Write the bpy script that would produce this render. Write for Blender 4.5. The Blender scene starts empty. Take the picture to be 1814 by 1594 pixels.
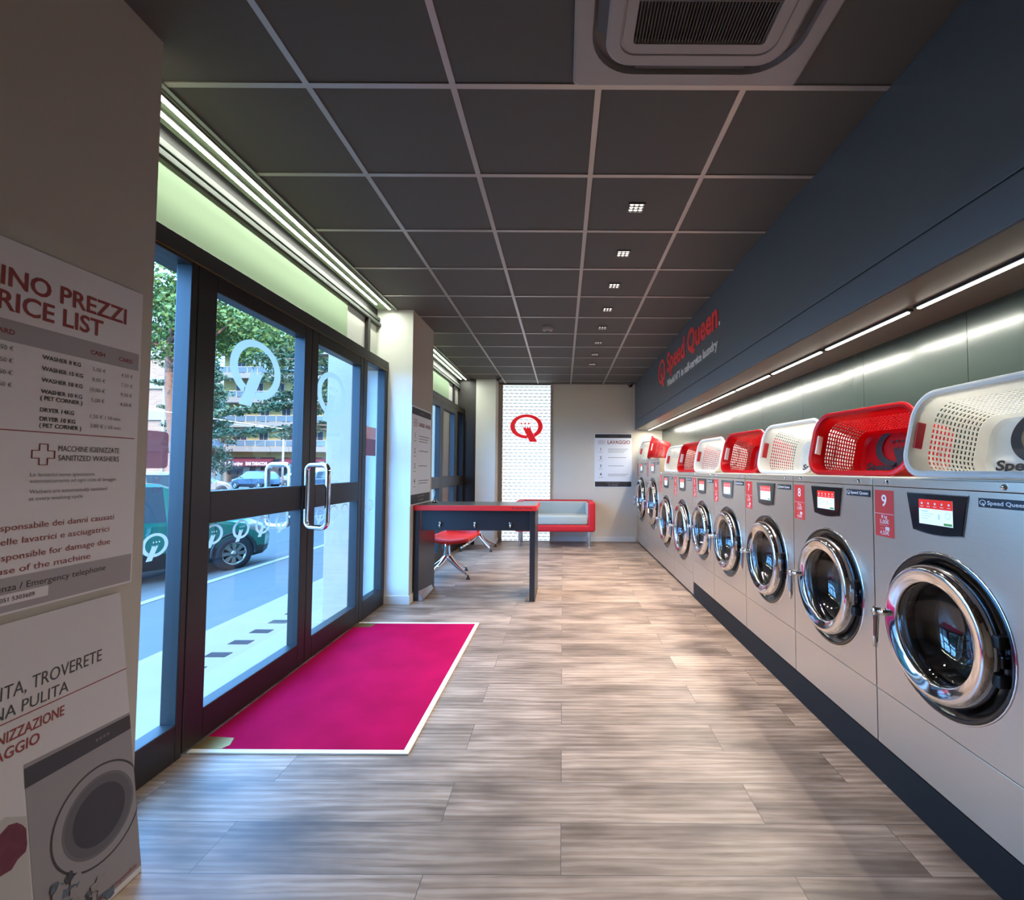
import bpy, bmesh, math, random
from mathutils import Matrix, Vector, Euler
random.seed(7)
PI = math.pi
SC = bpy.context.scene
COL = SC.collection

# ------------------------------------------------------------------ camera
EYE = 1.33
FPX = 840.0
cam_data = bpy.data.cameras.new('camera')
cam = bpy.data.objects.new('camera', cam_data)
COL.objects.link(cam)
cam_data.sensor_fit = 'HORIZONTAL'
cam_data.sensor_width = 36.0
cam_data.lens = FPX / 1814 * 36.0
cam_data.shift_x = -(997 - 907) / 1814
cam_data.clip_start = 0.03
cam_data.clip_end = 400
_p = math.atan(34 / 840.0)
_r = 0.005
_fw = Vector((0, math.cos(_p), math.sin(_p)))
_up = Vector((0, -math.sin(_p), math.cos(_p)))
_rt = Vector((1, 0, 0))
_rt2 = math.cos(_r) * _rt + math.sin(_r) * _up
_up2 = -math.sin(_r) * _rt + math.cos(_r) * _up
cam.matrix_world = Matrix(((_rt2.x, _up2.x, -_fw.x, 0), (_rt2.y, _up2.y, -_fw.y, 0),
                           (_rt2.z, _up2.z, -_fw.z, EYE), (0, 0, 0, 1)))
SC.camera = cam

# ------------------------------------------------------------------ world, sun, exposure
world = bpy.data.worlds.new('world')
SC.world = world
world.use_nodes = True
_bg = world.node_tree.nodes['Background']
_bg.inputs['Color'].default_value = (0.16, 0.46, 1.0, 1)
_bg.inputs['Strength'].default_value = 9.5
sun_data = bpy.data.lights.new('sun', 'SUN')
sun_data.energy = 3.6
sun_data.color = (1.0, 0.9, 0.78)
sun_data.angle = 0.01
sun = bpy.data.objects.new('sun', sun_data)
COL.objects.link(sun)
sun.rotation_euler = Vector((-0.42, 0.72, -0.62)).to_track_quat('-Z', 'Y').to_euler()
SC.view_settings.view_transform = 'Standard'
SC.view_settings.look = 'None'
SC.view_settings.exposure = 1.0
SC.view_settings.gamma = 1.0
SC.view_settings.use_curve_mapping = False
LED_W = (0.93, 1.0, 0.86)          # light of the window cove strips
LED_R = (1.0, 0.95, 0.86)          # light of the strips under the bulkhead
LED_D = (1.0, 0.88, 0.78)          # light of the ceiling spots
P_COVE, P_RIGHT, P_SPOT = 6.0, 5.0, 84.0


# ------------------------------------------------------------------ materials
def S(h):
    h = h.lstrip('#')
    v = [int(h[i:i + 2], 16) / 255 for i in (0, 2, 4)]
    return tuple(c / 12.92 if c <= 0.04045 else ((c + 0.055) / 1.055) ** 2.4 for c in v) + (1.0,)


def nodes_of(name):
    m = bpy.data.materials.new(name)
    m.use_nodes = True
    nt = m.node_tree
    return m, nt, nt.nodes['Principled BSDF']


def P(name, color, rough=0.5, metal=0.0, emit=None, estr=0.0, spec=None, coat=0.0, var=0.0, vscale=8.0, bump=0.0, bscale=60.0, stretch=None):
    m, nt, b = nodes_of(name)
    c = S(color) if isinstance(color, str) else tuple(color) + (1.0,)
    b.inputs['Base Color'].default_value = c
    b.inputs['Roughness'].default_value = rough
    b.inputs['Metallic'].default_value = metal
    if spec is not None:
        b.inputs['Specular IOR Level'].default_value = spec
    if coat:
        b.inputs['Coat Weight'].default_value = coat
        b.inputs['Coat Roughness'].default_value = 0.08
    if emit:
        b.inputs['Emission Color'].default_value = (S(emit) if isinstance(emit, str) else tuple(emit) + (1.0,))
        b.inputs['Emission Strength'].default_value = estr
    if var or bump:
        tc = nt.nodes.new('ShaderNodeTexCoord')
        vec = tc.outputs['Object']
        if stretch:
            mp = nt.nodes.new('ShaderNodeMapping')
            mp.inputs['Scale'].default_value = stretch
            nt.links.new(vec, mp.inputs['Vector'])
            vec = mp.outputs['Vector']
    if var:
        n = nt.nodes.new('ShaderNodeTexNoise')
        n.inputs['Scale'].default_value = vscale
        n.inputs['Detail'].default_value = 4
        nt.links.new(vec, n.inputs['Vector'])
        mx = nt.nodes.new('ShaderNodeMix')
        mx.data_type = 'RGBA'
        mx.inputs['A'].default_value = tuple(x * (1 - var) for x in c[:3]) + (1,)
        mx.inputs['B'].default_value = tuple(min(1, x * (1 + var)) for x in c[:3]) + (1,)
        nt.links.new(n.outputs['Fac'], mx.inputs['Factor'])
        nt.links.new(mx.outputs['Result'], b.inputs['Base Color'])
    if bump:
        n2 = nt.nodes.new('ShaderNodeTexNoise')
        n2.inputs['Scale'].default_value = bscale
        n2.inputs['Detail'].default_value = 2
        nt.links.new(vec, n2.inputs['Vector'])
        bp = nt.nodes.new('ShaderNodeBump')
        bp.inputs['Strength'].default_value = bump
        bp.inputs['Distance'].default_value = 0.002
        nt.links.new(n2.outputs['Fac'], bp.inputs['Height'])
        nt.links.new(bp.outputs['Normal'], b.inputs['Normal'])
    return m


def glass(name, tint=(1, 1, 1), refl=0.05, rough=0.0):
    m = bpy.data.materials.new(name)
    m.use_nodes = True
    nt = m.node_tree
    nt.nodes.clear()
    out = nt.nodes.new('ShaderNodeOutputMaterial')
    t = nt.nodes.new('ShaderNodeBsdfTransparent')
    t.inputs['Color'].default_value = tuple(tint) + (1,)
    g = nt.nodes.new('ShaderNodeBsdfGlossy')
    g.inputs['Roughness'].default_value = rough
    lw = nt.nodes.new('ShaderNodeLayerWeight')
    lw.inputs['Blend'].default_value = 0.5
    pw = nt.nodes.new('ShaderNodeMath')
    pw.operation = 'POWER'
    pw.inputs[1].default_value = 5.0
    nt.links.new(lw.outputs['Facing'], pw.inputs[0])
    ma = nt.nodes.new('ShaderNodeMath')
    ma.operation = 'MULTIPLY_ADD'
    ma.inputs[1].default_value = 0.8
    ma.inputs[2].default_value = refl
    nt.links.new(pw.outputs[0], ma.inputs[0])
    mx = nt.nodes.new('ShaderNodeMixShader')
    nt.links.new(ma.outputs[0], mx.inputs['Fac'])
    nt.links.new(t.outputs[0], mx.inputs[1])
    nt.links.new(g.outputs[0], mx.inputs[2])
    nt.links.new(mx.outputs[0], out.inputs['Surface'])
    return m


def film(name, color, cover):
    """a printed or frosted film stuck on a pane: partly see-through"""
    m = bpy.data.materials.new(name)
    m.use_nodes = True
    nt = m.node_tree
    nt.nodes.clear()
    out = nt.nodes.new('ShaderNodeOutputMaterial')
    t = nt.nodes.new('ShaderNodeBsdfTransparent')
    d = nt.nodes.new('ShaderNodeBsdfDiffuse')
    d.inputs['Color'].default_value = S(color)
    tl = nt.nodes.new('ShaderNodeBsdfTranslucent')
    tl.inputs['Color'].default_value = S(color)
    a = nt.nodes.new('ShaderNodeMixShader')
    a.inputs['Fac'].default_value = 0.65
    nt.links.new(d.outputs[0], a.inputs[1])
    nt.links.new(tl.outputs[0], a.inputs[2])
    mx = nt.nodes.new('ShaderNodeMixShader')
    mx.inputs['Fac'].default_value = cover
    nt.links.new(t.outputs[0], mx.inputs[1])
    nt.links.new(a.outputs[0], mx.inputs[2])
    nt.links.new(mx.outputs[0], out.inputs['Surface'])
    return m


def floor_material():
    m, nt, b = nodes_of('wood_plank_floor')
    N, L = nt.nodes, nt.links
    tc = N.new('ShaderNodeTexCoord')
    br = N.new('ShaderNodeTexBrick')
    br.offset = 0.37
    br.inputs['Scale'].default_value = 1.0
    br.inputs['Brick Width'].default_value = 1.22
    br.inputs['Row Height'].default_value = 0.23
    br.inputs['Mortar Size'].default_value = 0.0012
    br.inputs['Mortar Smooth'].default_value = 0.0
    br.inputs['Bias'].default_value = 0.0
    br.inputs['Color1'].default_value = (0, 0, 0, 1)
    br.inputs['Color2'].default_value = (1, 1, 1, 1)
    br.inputs['Mortar'].default_value = (0.5, 0.5, 0.5, 1)
    L.new(tc.outputs['Object'], br.inputs['Vector'])
    sep = N.new('ShaderNodeSeparateColor')
    L.new(br.outputs['Color'], sep.inputs['Color'])
    off = N.new('ShaderNodeVectorMath')
    off.operation = 'MULTIPLY_ADD'
    cmb = N.new('ShaderNodeCombineXYZ')
    for i in range(3):
        L.new(sep.outputs['Red'], cmb.inputs[i])
    L.new(cmb.outputs[0], off.inputs[0])
    off.inputs[1].default_value = (17.0, 9.0, 5.0)
    L.new(tc.outputs['Object'], off.inputs[2])
    mp = N.new('ShaderNodeMapping')
    mp.inputs['Scale'].default_value = (1.8, 30.0, 1.0)
    L.new(off.outputs[0], mp.inputs['Vector'])
    n1 = N.new('ShaderNodeTexNoise')
    n1.inputs['Scale'].default_value = 1.0
    n1.inputs['Detail'].default_value = 7
    n1.inputs['Roughness'].default_value = 0.65
    n1.inputs['Distortion'].default_value = 1.1
    L.new(mp.outputs[0], n1.inputs['Vector'])
    mp2 = N.new('ShaderNodeMapping')
    mp2.inputs['Scale'].default_value = (0.9, 5.0, 1.0)
    L.new(off.outputs[0], mp2.inputs['Vector'])
    wv = N.new('ShaderNodeTexWave')
    wv.wave_type = 'RINGS'
    wv.inputs['Scale'].default_value = 1.7
    wv.inputs['Distortion'].default_value = 7.0
    wv.inputs['Detail'].default_value = 3.0
    wv.inputs['Detail Scale'].default_value = 0.8
    L.new(mp2.outputs[0], wv.inputs['Vector'])
    mp3 = N.new('ShaderNodeMapping')
    mp3.inputs['Scale'].default_value = (1.1, 3.2, 1.0)
    L.new(off.outputs[0], mp3.inputs['Vector'])
    n3 = N.new('ShaderNodeTexNoise')
    n3.inputs['Scale'].default_value = 2.0
    n3.inputs['Detail'].default_value = 3
    L.new(mp3.outputs[0], n3.inputs['Vector'])

    def mix(fac, a, bb):
        x = N.new('ShaderNodeMix')
        x.data_type = 'RGBA'
        if isinstance(fac, float):
            x.inputs['Factor'].default_value = fac
        else:
            L.new(fac, x.inputs['Factor'])
        for key, v in (('A', a), ('B', bb)):
            if isinstance(v, tuple):
                x.inputs[key].default_value = v
            else:
                L.new(v, x.inputs[key])
        return x.outputs['Result']
    rp = N.new('ShaderNodeValToRGB')
    rp.color_ramp.elements[0].position = 0.28
    rp.color_ramp.elements[1].position = 0.80
    L.new(n1.outputs['Fac'], rp.inputs['Fac'])
    base = mix(rp.outputs['Color'], S('#6e5848'), S('#bfa48d'))
    rp2 = N.new('ShaderNodeValToRGB')
    rp2.color_ramp.elements[0].position = 0.42
    rp2.color_ramp.elements[1].position = 0.9
    rp2.color_ramp.elements[0].color = (0, 0, 0, 1)
    rp2.color_ramp.elements[1].color = (0.38, 0.38, 0.38, 1)
    L.new(wv.outputs['Fac'], rp2.inputs['Fac'])
    c2 = mix(rp2.outputs['Color'], base, S('#c6b09c'))
    rp3 = N.new('ShaderNodeValToRGB')
    rp3.color_ramp.elements[0].position = 0.30
    rp3.color_ramp.elements[1].position = 0.62
    rp3.color_ramp.elements[0].color = (0.75, 0.75, 0.75, 1)
    rp3.color_ramp.elements[1].color = (0, 0, 0, 1)
    L.new(n3.outputs['Fac'], rp3.inputs['Fac'])
    c3 = mix(rp3.outputs['Color'], c2, S('#46352a'))
    tone = N.new('ShaderNodeMapRange')
    tone.inputs['To Min'].default_value = 0.84
    tone.inputs['To Max'].default_value = 1.12
    L.new(sep.outputs['Red'], tone.inputs['Value'])
    mul = N.new('ShaderNodeVectorMath')
    mul.operation = 'SCALE'
    L.new(c3, mul.inputs[0])
    L.new(tone.outputs[0], mul.inputs['Scale'])
    c4 = mix(br.outputs['Fac'], mul.outputs[0], S('#4a403c'))
    L.new(c4, b.inputs['Base Color'])
    b.inputs['Roughness'].default_value = 0.42
    bp = N.new('ShaderNodeBump')
    bp.inputs['Strength'].default_value = 0.12
    bp.inputs['Distance'].default_value = 0.002
    L.new(n1.outputs['Fac'], bp.inputs['Height'])
    L.new(bp.outputs['Normal'], b.inputs['Normal'])
    return m


def lightbox_material():
    """backlit sheet printed with rows of small grey dashes in groups of three"""
    m, nt, b = nodes_of('backlit_sheet')
    N, L = nt.nodes, nt.links
    tc = N.new('ShaderNodeTexCoord')
    sp = N.new('ShaderNodeSeparateXYZ')
    L.new(tc.outputs['Object'], sp.inputs[0])

    def M(op, a, bb=None):
        x = N.new('ShaderNodeMath')
        x.operation = op
        for i, v in enumerate((a, bb)):
            if v is None:
                continue
            if isinstance(v, (int, float)):
                x.inputs[i].default_value = v
            else:
                L.new(v, x.inputs[i])
        return x.outputs[0]
    row = M('DIVIDE', sp.outputs['Z'], 0.0614)
    rid = M('FLOOR', row)
    fr = M('FRACT', row)
    inrow = M('MULTIPLY', M('GREATER_THAN', fr, 0.36), M('LESS_THAN', fr, 0.64))
    odd = M('MULTIPLY', M('MODULO', rid, 2.0), 0.34)
    g = M('FRACT', M('ADD', M('DIVIDE', M('ADD', sp.outputs['X'], 5.0), 0.092), odd))
    d = M('MULTIPLY', g, 4.2)
    ing = M('LESS_THAN', d, 3.0)
    dash = M('LESS_THAN', M('FRACT', d), 0.68)
    k = M('MULTIPLY', M('MULTIPLY', inrow, ing), dash)
    mx = N.new('ShaderNodeMix')
    mx.data_type = 'RGBA'
    mx.inputs['A'].default_value = S('#e9f4fa')
    mx.inputs['B'].default_value = S('#404b55')
    L.new(k, mx.inputs['Factor'])
    L.new(mx.outputs['Result'], b.inputs['Base Color'])
    L.new(mx.outputs['Result'], b.inputs['Emission Color'])
    b.inputs['Emission Strength'].default_value = 0.5
    b.inputs['Roughness'].default_value = 0.3
    return m


def basket_plastic(name, color):
    m, nt, b = nodes_of(name)
    b.inputs['Base Color'].default_value = S(color)
    b.inputs['Roughness'].default_value = 0.32
    out = nt.nodes['Material Output']
    tl = nt.nodes.new('ShaderNodeBsdfTranslucent')
    tl.inputs['Color'].default_value = S(color)
    mx = nt.nodes.new('ShaderNodeMixShader')
    mx.inputs['Fac'].default_value = 0.35
    nt.links.new(b.outputs[0], mx.inputs[1])
    nt.links.new(tl.outputs[0], mx.inputs[2])
    nt.links.new(mx.outputs[0], out.inputs['Surface'])
    return m


def facade_brick():
    m, nt, b = nodes_of('orange_brick')
    tc = nt.nodes.new('ShaderNodeTexCoord')
    br = nt.nodes.new('ShaderNodeTexBrick')
    br.inputs['Scale'].default_value = 1.0
    br.inputs['Brick Width'].default_value = 0.5
    br.inputs['Row Height'].default_value = 0.16
    br.inputs['Mortar Size'].default_value = 0.012
    br.inputs['Color1'].default_value = S('#956545')
    br.inputs['Color2'].default_value = S('#89593c')
    br.inputs['Mortar'].default_value = S('#957c65')
    mp = nt.nodes.new('ShaderNodeMapping')
    mp.inputs['Rotation'].default_value = (PI / 2, 0, 0)
    nt.links.new(tc.outputs['Object'], mp.inputs['Vector'])
    nt.links.new(mp.outputs[0], br.inputs['Vector'])
    nt.links.new(br.outputs['Color'], b.inputs['Base Color'])
    b.inputs['Roughness'].default_value = 0.8
    return m


def wall_steel():
    return P('brushed_steel', '#d1c1ac', 0.33, 0.82, var=0.05, vscale=1.0, bump=0.16, bscale=1.0, stretch=(3, 3, 520))


M = {}
M['floor'] = floor_material()
M['ceil'] = P('ceiling_tile_charcoal', '#55524e', 0.75, var=0.06, vscale=90)
M['grid'] = P('ceiling_grid_metal', '#b0aaa5', 0.42, 0.55)
M['beige'] = P('wall_paint_greige', '#beb4a5', 0.8, var=0.03, vscale=5)
M['beige_lit'] = P('wall_paint_greige_lit', '#d2c8b6', 0.8, var=0.03, vscale=5)  # greige wall paint made lighter to stand in for light at the back
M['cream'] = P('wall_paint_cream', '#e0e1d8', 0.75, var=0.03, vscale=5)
M['skirt'] = P('skirting_white', '#d8d2c8', 0.45)
M['frame'] = P('door_frame_bronze', '#262120', 0.42, 0.15, var=0.05)
M['glass'] = glass('window_glass', (0.985, 0.99, 1.0), 0.025)
M['frost'] = film('frosted_white_film', '#ad9785', 0.97)
M['redfilm'] = film('red_notice_film', '#733530', 0.95)
M['orangefilm'] = film('orange_notice_film', '#aa4b30', 0.8)
M['mint'] = P('transom_panel_mint', '#abc6a0', 0.6)
M['steel'] = wall_steel()
M['chrome'] = P('chrome', '#e3e2e4', 0.07, 1.0)
M['satin'] = P('satin_metal', '#b9b6b2', 0.25, 1.0)
M['alu'] = P('aluminium_profile', '#8b9089', 0.4, 0.7)
M['black'] = P('black_plastic_gloss', '#131212', 0.18, coat=0.3)
M['blackm'] = P('black_matt', '#191716', 0.55)
M['rubber'] = P('black_rubber', '#35322f', 0.5)
M['plinth'] = P('plinth_black', '#1b1816', 0.65, spec=0.25)
M['drum'] = P('drum_steel', '#b5aea6', 0.32, 0.5, var=0.2, vscale=40)
M['dglass'] = glass('washer_door_glass', (0.90, 0.89, 0.88), 0.10)
M['red'] = P('red_plastic', '#c8141f', 0.32)
M['redprint'] = P('red_print', '#cf3630', 0.5)
M['brownprint'] = P('brick_red_print', '#8c2f2c', 0.6)
M['redlam'] = P('red_laminate', '#e02a28', 0.4)
M['redfab'] = P('red_upholstery', '#c4121f', 0.55, bump=0.1, bscale=300)
M['redshell'] = P('red_seat_shell', '#e2281f', 0.4)
M['grey'] = P('grey_upholstery', '#a9aca4', 0.55, bump=0.08, bscale=200)
M['bwhite'] = basket_plastic('white_basket_plastic', '#f2f2ec')
M['bred'] = basket_plastic('red_basket_plastic', '#d2121d')
M['white'] = P('white_plastic', '#e9e9e4', 0.32)
M['whitep'] = P('white_print', '#f1efec', 0.5)
M['paper'] = P('poster_white', '#dcd4d2', 0.55)
M['paperg'] = P('poster_grey', '#a09797', 0.55)
M['papercool'] = P('poster_cool_white', '#dfe2e6', 0.5)
M['ink'] = P('dark_ink', '#2b2728', 0.6)
M['inkg'] = P('grey_ink', '#77706f', 0.6)
M['screen'] = P('touch_screen_white', '#d8e8ee', 0.15, emit='#d6ecf6', estr=0.36)
M['screenr'] = P('touch_screen_red', '#d8322a', 0.15, emit='#e0352b', estr=0.3)
M['screeng'] = P('touch_screen_green', '#3f7a45', 0.15, emit='#3f8a4a', estr=0.4)
M['screenb'] = P('touch_screen_blue', '#8fb6cc', 0.15, emit='#8fb6cc', estr=0.5)
M['navy'] = P('badge_navy', '#1d2430', 0.35)
M['desk'] = P('desk_black_laminate', '#232529', 0.33, var=0.05)
M['desktop'] = P('desk_top_dark', '#2f3331', 0.28)
M['fascia'] = P('bulkhead_slate', '#5c646c', 0.36, 0.1, var=0.04, vscale=2)
M['under'] = P('bulkhead_underside', '#4a423d', 0.45)
M['panel'] = P('back_panel_green_grey', '#2f3b36', 0.22, 0.2, var=0.03, vscale=2)
M['rail'] = P('shutter_rail_grey', '#41463f', 0.6)
M['dark'] = P('dark_recess', '#1b1a19', 0.7)
M['mat'] = P('magenta_red_carpet', '#a60a3e', 0.95, spec=0.05, var=0.38, vscale=3.5, bump=0.8, bscale=420)
M['matedge'] = P('cream_edging', '#e6dcc6', 0.5)
M['brass'] = P('brass_plate', '#9a7c48', 0.4, 0.7, var=0.3, vscale=30)
M['acw'] = P('aircon_plastic', '#9c9492', 0.5)
M['acd'] = P('aircon_dark_plastic', '#54504f', 0.5)
M['lightbox'] = lightbox_material()
M['redlogo'] = P('red_acrylic', '#dd1420', 0.3, emit='#dd1420', estr=0.25)
M['redsign'] = P('red_sign_letters', '#ff4644', 0.4)
M['ledc'] = P('led_diffuser_cool', '#ffffff', 0.4, emit=(1.0, 1.0, 0.9), estr=7.0)
M['ledw'] = P('led_diffuser_warm', '#ffffff', 0.4, emit=(1.0, 0.94, 0.80), estr=7.0)
M['ledd'] = P('spot_lens_lit', '#ffffff', 0.4, emit=(1.0, 0.9, 0.82), estr=5.0)
# outdoors
M['asphalt'] = P('asphalt', '#504a44', 0.9, var=0.18, vscale=45, bump=0.6, bscale=120)
M['pave'] = P('pavement_concrete', '#90765f', 0.85, var=0.10, vscale=6)
M['marble'] = P('threshold_stone', '#8e765f', 0.6, var=0.12, vscale=5)
M['line'] = P('road_paint', '#95816f', 0.8, var=0.12, vscale=14)
M['vent'] = P('vent_iron', '#302c27', 0.6, 0.3)
M['pillar'] = P('pillar_travertine', '#b89779', 0.8, var=0.12, vscale=7)
M['yellow'] = P('facade_yellow', '#99793f', 0.85)
M['concrete'] = P('balcony_concrete', '#816f5d', 0.85)
M['balglass'] = P('balcony_glass', '#596161', 0.2)
M['win'] = P('window_dark_glass', '#303030', 0.15)
M['winw'] = P('window_frame_white', '#958676', 0.6)
M['awning'] = P('awning_maroon', '#651921', 0.8)
M['shop'] = P('shop_interior_dark', '#4a4340', 0.7)
M['brick'] = facade_brick()
M['stucco'] = P('facade_white', '#8b7661', 0.85)
M['bark'] = P('pine_bark', '#81553c', 0.9, var=0.35, vscale=14, bump=0.8, bscale=30)
M['barkd'] = P('cedar_bark', '#6b5648', 0.9, var=0.3, vscale=14)
M['pine'] = P('pine_needles', '#5d6c29', 0.8, var=0.45, vscale=1.2)
M['cedar'] = P('cedar_needles', '#4b5938', 0.8, var=0.45, vscale=1.2)
M['shrub'] = P('shrub_leaves', '#303f2c', 0.8, var=0.4, vscale=2)
M['cargreen'] = P('car_paint_green', '#006c59', 0.22, 0.2, coat=1.0)
M['cardark'] = P('car_sill_grey', '#1d2224', 0.4)
M['carblue'] = P('car_paint_blue', '#304555', 0.25, 0.2, coat=1.0)
M['carwhite'] = P('car_paint_white', '#998979', 0.3, coat=1.0)
M['carsilver'] = P('car_paint_silver', '#6f6961', 0.25, 0.4, coat=1.0)
M['carglass'] = P('car_window', '#27353c', 0.05, coat=1.0)
M['tyre'] = P('tyre_rubber', '#1c1d20', 0.8)
M['lamp'] = P('headlight_clear', '#958e86', 0.1, coat=1.0)
M['amber'] = P('indicator_amber', '#e0602a', 0.2)
M['tail'] = P('tail_light_red', '#c0202a', 0.2)
M['polew'] = P('lamp_post_white', '#958473', 0.5)
# prints on the leaning board
M['pr_board'] = P('board_print_grey', '#cdc5c3', 0.6)
M['pr_grey'] = P('print_mid_grey', '#676163', 0.6)
M['pr_lgrey'] = P('print_light_grey', '#8f8788', 0.6)
M['pr_dark'] = P('print_charcoal', '#39353a', 0.6)
M['pr_mid'] = P('print_slate', '#5b565a', 0.6)
M['pr_plum'] = P('print_plum', '#6a2c3c', 0.7, var=0.5, vscale=30)
M['pr_white'] = P('print_off_white', '#b3aca7', 0.6)
M['pr_blue'] = P('print_blue_grey', '#56616f', 0.7, var=0.6, vscale=60)

# ------------------------------------------------------------------ mesh builder
_tc = {}


def text_geo(s, bold):
    key = (s, bold)
    if key not in _tc:
        cu = bpy.data.curves.new('t', 'FONT')
        cu.body = s
        cu.size = 1.0
        cu.offset = bold
        cu.resolution_u = 3
        cu.fill_mode = 'FRONT'
        o = bpy.data.objects.new('t', cu)
        me = o.to_mesh()
        vs = [(v.co.x, v.co.y) for v in me.vertices]
        fs = [tuple(p.vertices) for p in me.polygons]
        o.to_mesh_clear()
        bpy.data.objects.remove(o)
        bpy.data.curves.remove(cu)
        _tc[key] = (vs, fs)
    return _tc[key]


_capv, _ = text_geo('H', 0.0)
CAP = max(v[1] for v in _capv) - min(v[1] for v in _capv)


class MB:
    def __init__(s, T=None):
        s.v, s.f, s.m, s.sm, s.mats = [], [], [], [], []
        s.T = T

    def mi(s, mat):
        if isinstance(mat, str):
            mat = M[mat]
        if mat not in s.mats:
            s.mats.append(mat)
        return s.mats.index(mat)

    def add(s, vs, fs, mat, smooth=False, T=None):
        n = len(s.v)
        T = T if T is not None else s.T
        for v in vs:
            v = Vector(v)
            s.v.append(T @ v if T is not None else v)
        i = s.mi(mat)
        for f in fs:
            s.f.append(tuple(n + k for k in f))
            s.m.append(i)
            s.sm.append(smooth)
        return s

    def box(s, x0, x1, y0, y1, z0, z1, mat, bev=0.0, seg=2, T=None, smooth=False):
        x0, x1 = min(x0, x1), max(x0, x1)
        y0, y1 = min(y0, y1), max(y0, y1)
        z0, z1 = min(z0, z1), max(z0, z1)
        vs = [(x, y, z) for z in (z0, z1) for y in (y0, y1) for x in (x0, x1)]
        fs = [(0, 2, 3, 1), (4, 5, 7, 6), (0, 1, 5, 4), (2, 6, 7, 3), (0, 4, 6, 2), (1, 3, 7, 5)]
        if bev > 0:
            bm = bmesh.new()
            bv = [bm.verts.new(v) for v in vs]
            for f in fs:
                bm.faces.new([bv[k] for k in f])
            bmesh.ops.bevel(bm, geom=bm.edges[:], offset=bev, segments=seg, profile=0.5, affect='EDGES')
            bm.verts.index_update()
            vs = [v.co.copy() for v in bm.verts]
            fs = [tuple(v.index for v in f.verts) for f in bm.faces]
            bm.free()
            smooth = smooth or seg > 2
        return s.add(vs, fs, mat, smooth, T)

    def tube(s, pts, r, mat, seg=10, closed=False, T=None, cap=True):
        pts = [Vector(p) for p in pts]
        n = len(pts)
        rs = r if isinstance(r, (list, tuple)) else [r] * n
        vs, fs = [], []
        prev = None
        for i, p in enumerate(pts):
            if closed:
                d = pts[(i + 1) % n] - pts[i - 1]
            else:
                d = pts[min(i + 1, n - 1)] - pts[max(i - 1, 0)]
            d.normalize()
            if prev is None:
                a = Vector((0, 0, 1)) if abs(d.z) < 0.9 else Vector((1, 0, 0))
                u = d.cross(a).normalized()
            else:
                u = (prev - d * prev.dot(d))
                u = u.normalized() if u.length > 1e-6 else d.orthogonal().normalized()
            prev = u
            w = d.cross(u)
            for k in range(seg):
                t = 2 * PI * k / seg
                vs.append(p + (u * math.cos(t) + w * math.sin(t)) * rs[i])
        rng = n if closed else n - 1
        for i in range(rng):
            j = (i + 1) % n
            for k in range(seg):
                k2 = (k + 1) % seg
                fs.append((i * seg + k, i * seg + k2, j * seg + k2, j * seg + k))
        if not closed and cap:
            fs.append(tuple(reversed(range(seg))))
            fs.append(tuple((n - 1) * seg + k for k in range(seg)))
        return s.add(vs, fs, mat, True, T)

    def lathe(s, prof, c, mat, axis='Y', seg=40, T=None, a0=0, a1=2 * PI, sx=1.0, sz=1.0, smooth=True):
        """prof: (radius, along axis)"""
        c = Vector(c)
        full = abs(a1 - a0 - 2 * PI) < 1e-6
        n = seg if full else seg + 1
        vs, fs = [], []
        for (r, a) in prof:
            for k in range(n):
                t = a0 + (a1 - a0) * k / seg
                x, z = r * math.cos(t) * sx, r * math.sin(t) * sz
                if axis == 'Y':
                    vs.append(c + Vector((x, a, z)))
                elif axis == 'Z':
                    vs.append(c + Vector((x, z, a)))
                else:
                    vs.append(c + Vector((a, x, z)))
        for i in range(len(prof) - 1):
            for k in range(seg):
                k2 = (k + 1) % n
                fs.append((i * n + k, i * n + k2, (i + 1) * n + k2, (i + 1) * n + k))
        return s.add(vs, fs, mat, smooth, T)

    def disc(s, c, r, mat, axis='Y', seg=40, T=None, sx=1.0):
        c = Vector(c)
        vs = []
        for k in range(seg):
            t = 2 * PI * k / seg
            x, z = r * math.cos(t) * sx, r * math.sin(t)
            vs.append(c + (Vector((x, 0, z)) if axis == 'Y' else Vector((x, z, 0)) if axis == 'Z' else Vector((0, x, z))))
        return s.add(vs, [tuple(range(seg))], mat, False, T)

    def flat(s, pts, y, mat, th=0.0, T=None):
        """polygon in local x,z facing -y; with thickness th behind it"""
        n = len(pts)
        vs = [(p[0], y, p[1]) for p in pts]
        fs = [tuple(range(n))]
        if th:
            vs += [(p[0], y + th, p[1]) for p in pts]
            fs += [tuple(reversed(range(n, 2 * n)))]
            fs += [(k, n + k, n + (k + 1) % n, (k + 1) % n) for k in range(n)]
        return s.add(vs, fs, mat, False, T)

    def rect(s, x0, x1, z0, z1, y, mat, th=0.0, T=None):
        return s.flat([(x0, z0), (x1, z0), (x1, z1), (x0, z1)], y, mat, th, T)

    def ring(s, c, ro, ri, y, mat, sx=1.0, seg=32, T=None, th=0.0):
        vs, fs = [], []
        for r in (ro, ri):
            for k in range(seg):
                t = 2 * PI * k / seg
                vs.append((c[0] + r * math.cos(t) * sx, y, c[1] + r * math.sin(t)))
        for k in range(seg):
            k2 = (k + 1) % seg
            fs.append((k, k2, seg + k2, seg + k))
        return s.add(vs, fs, mat, False, T)

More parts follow.
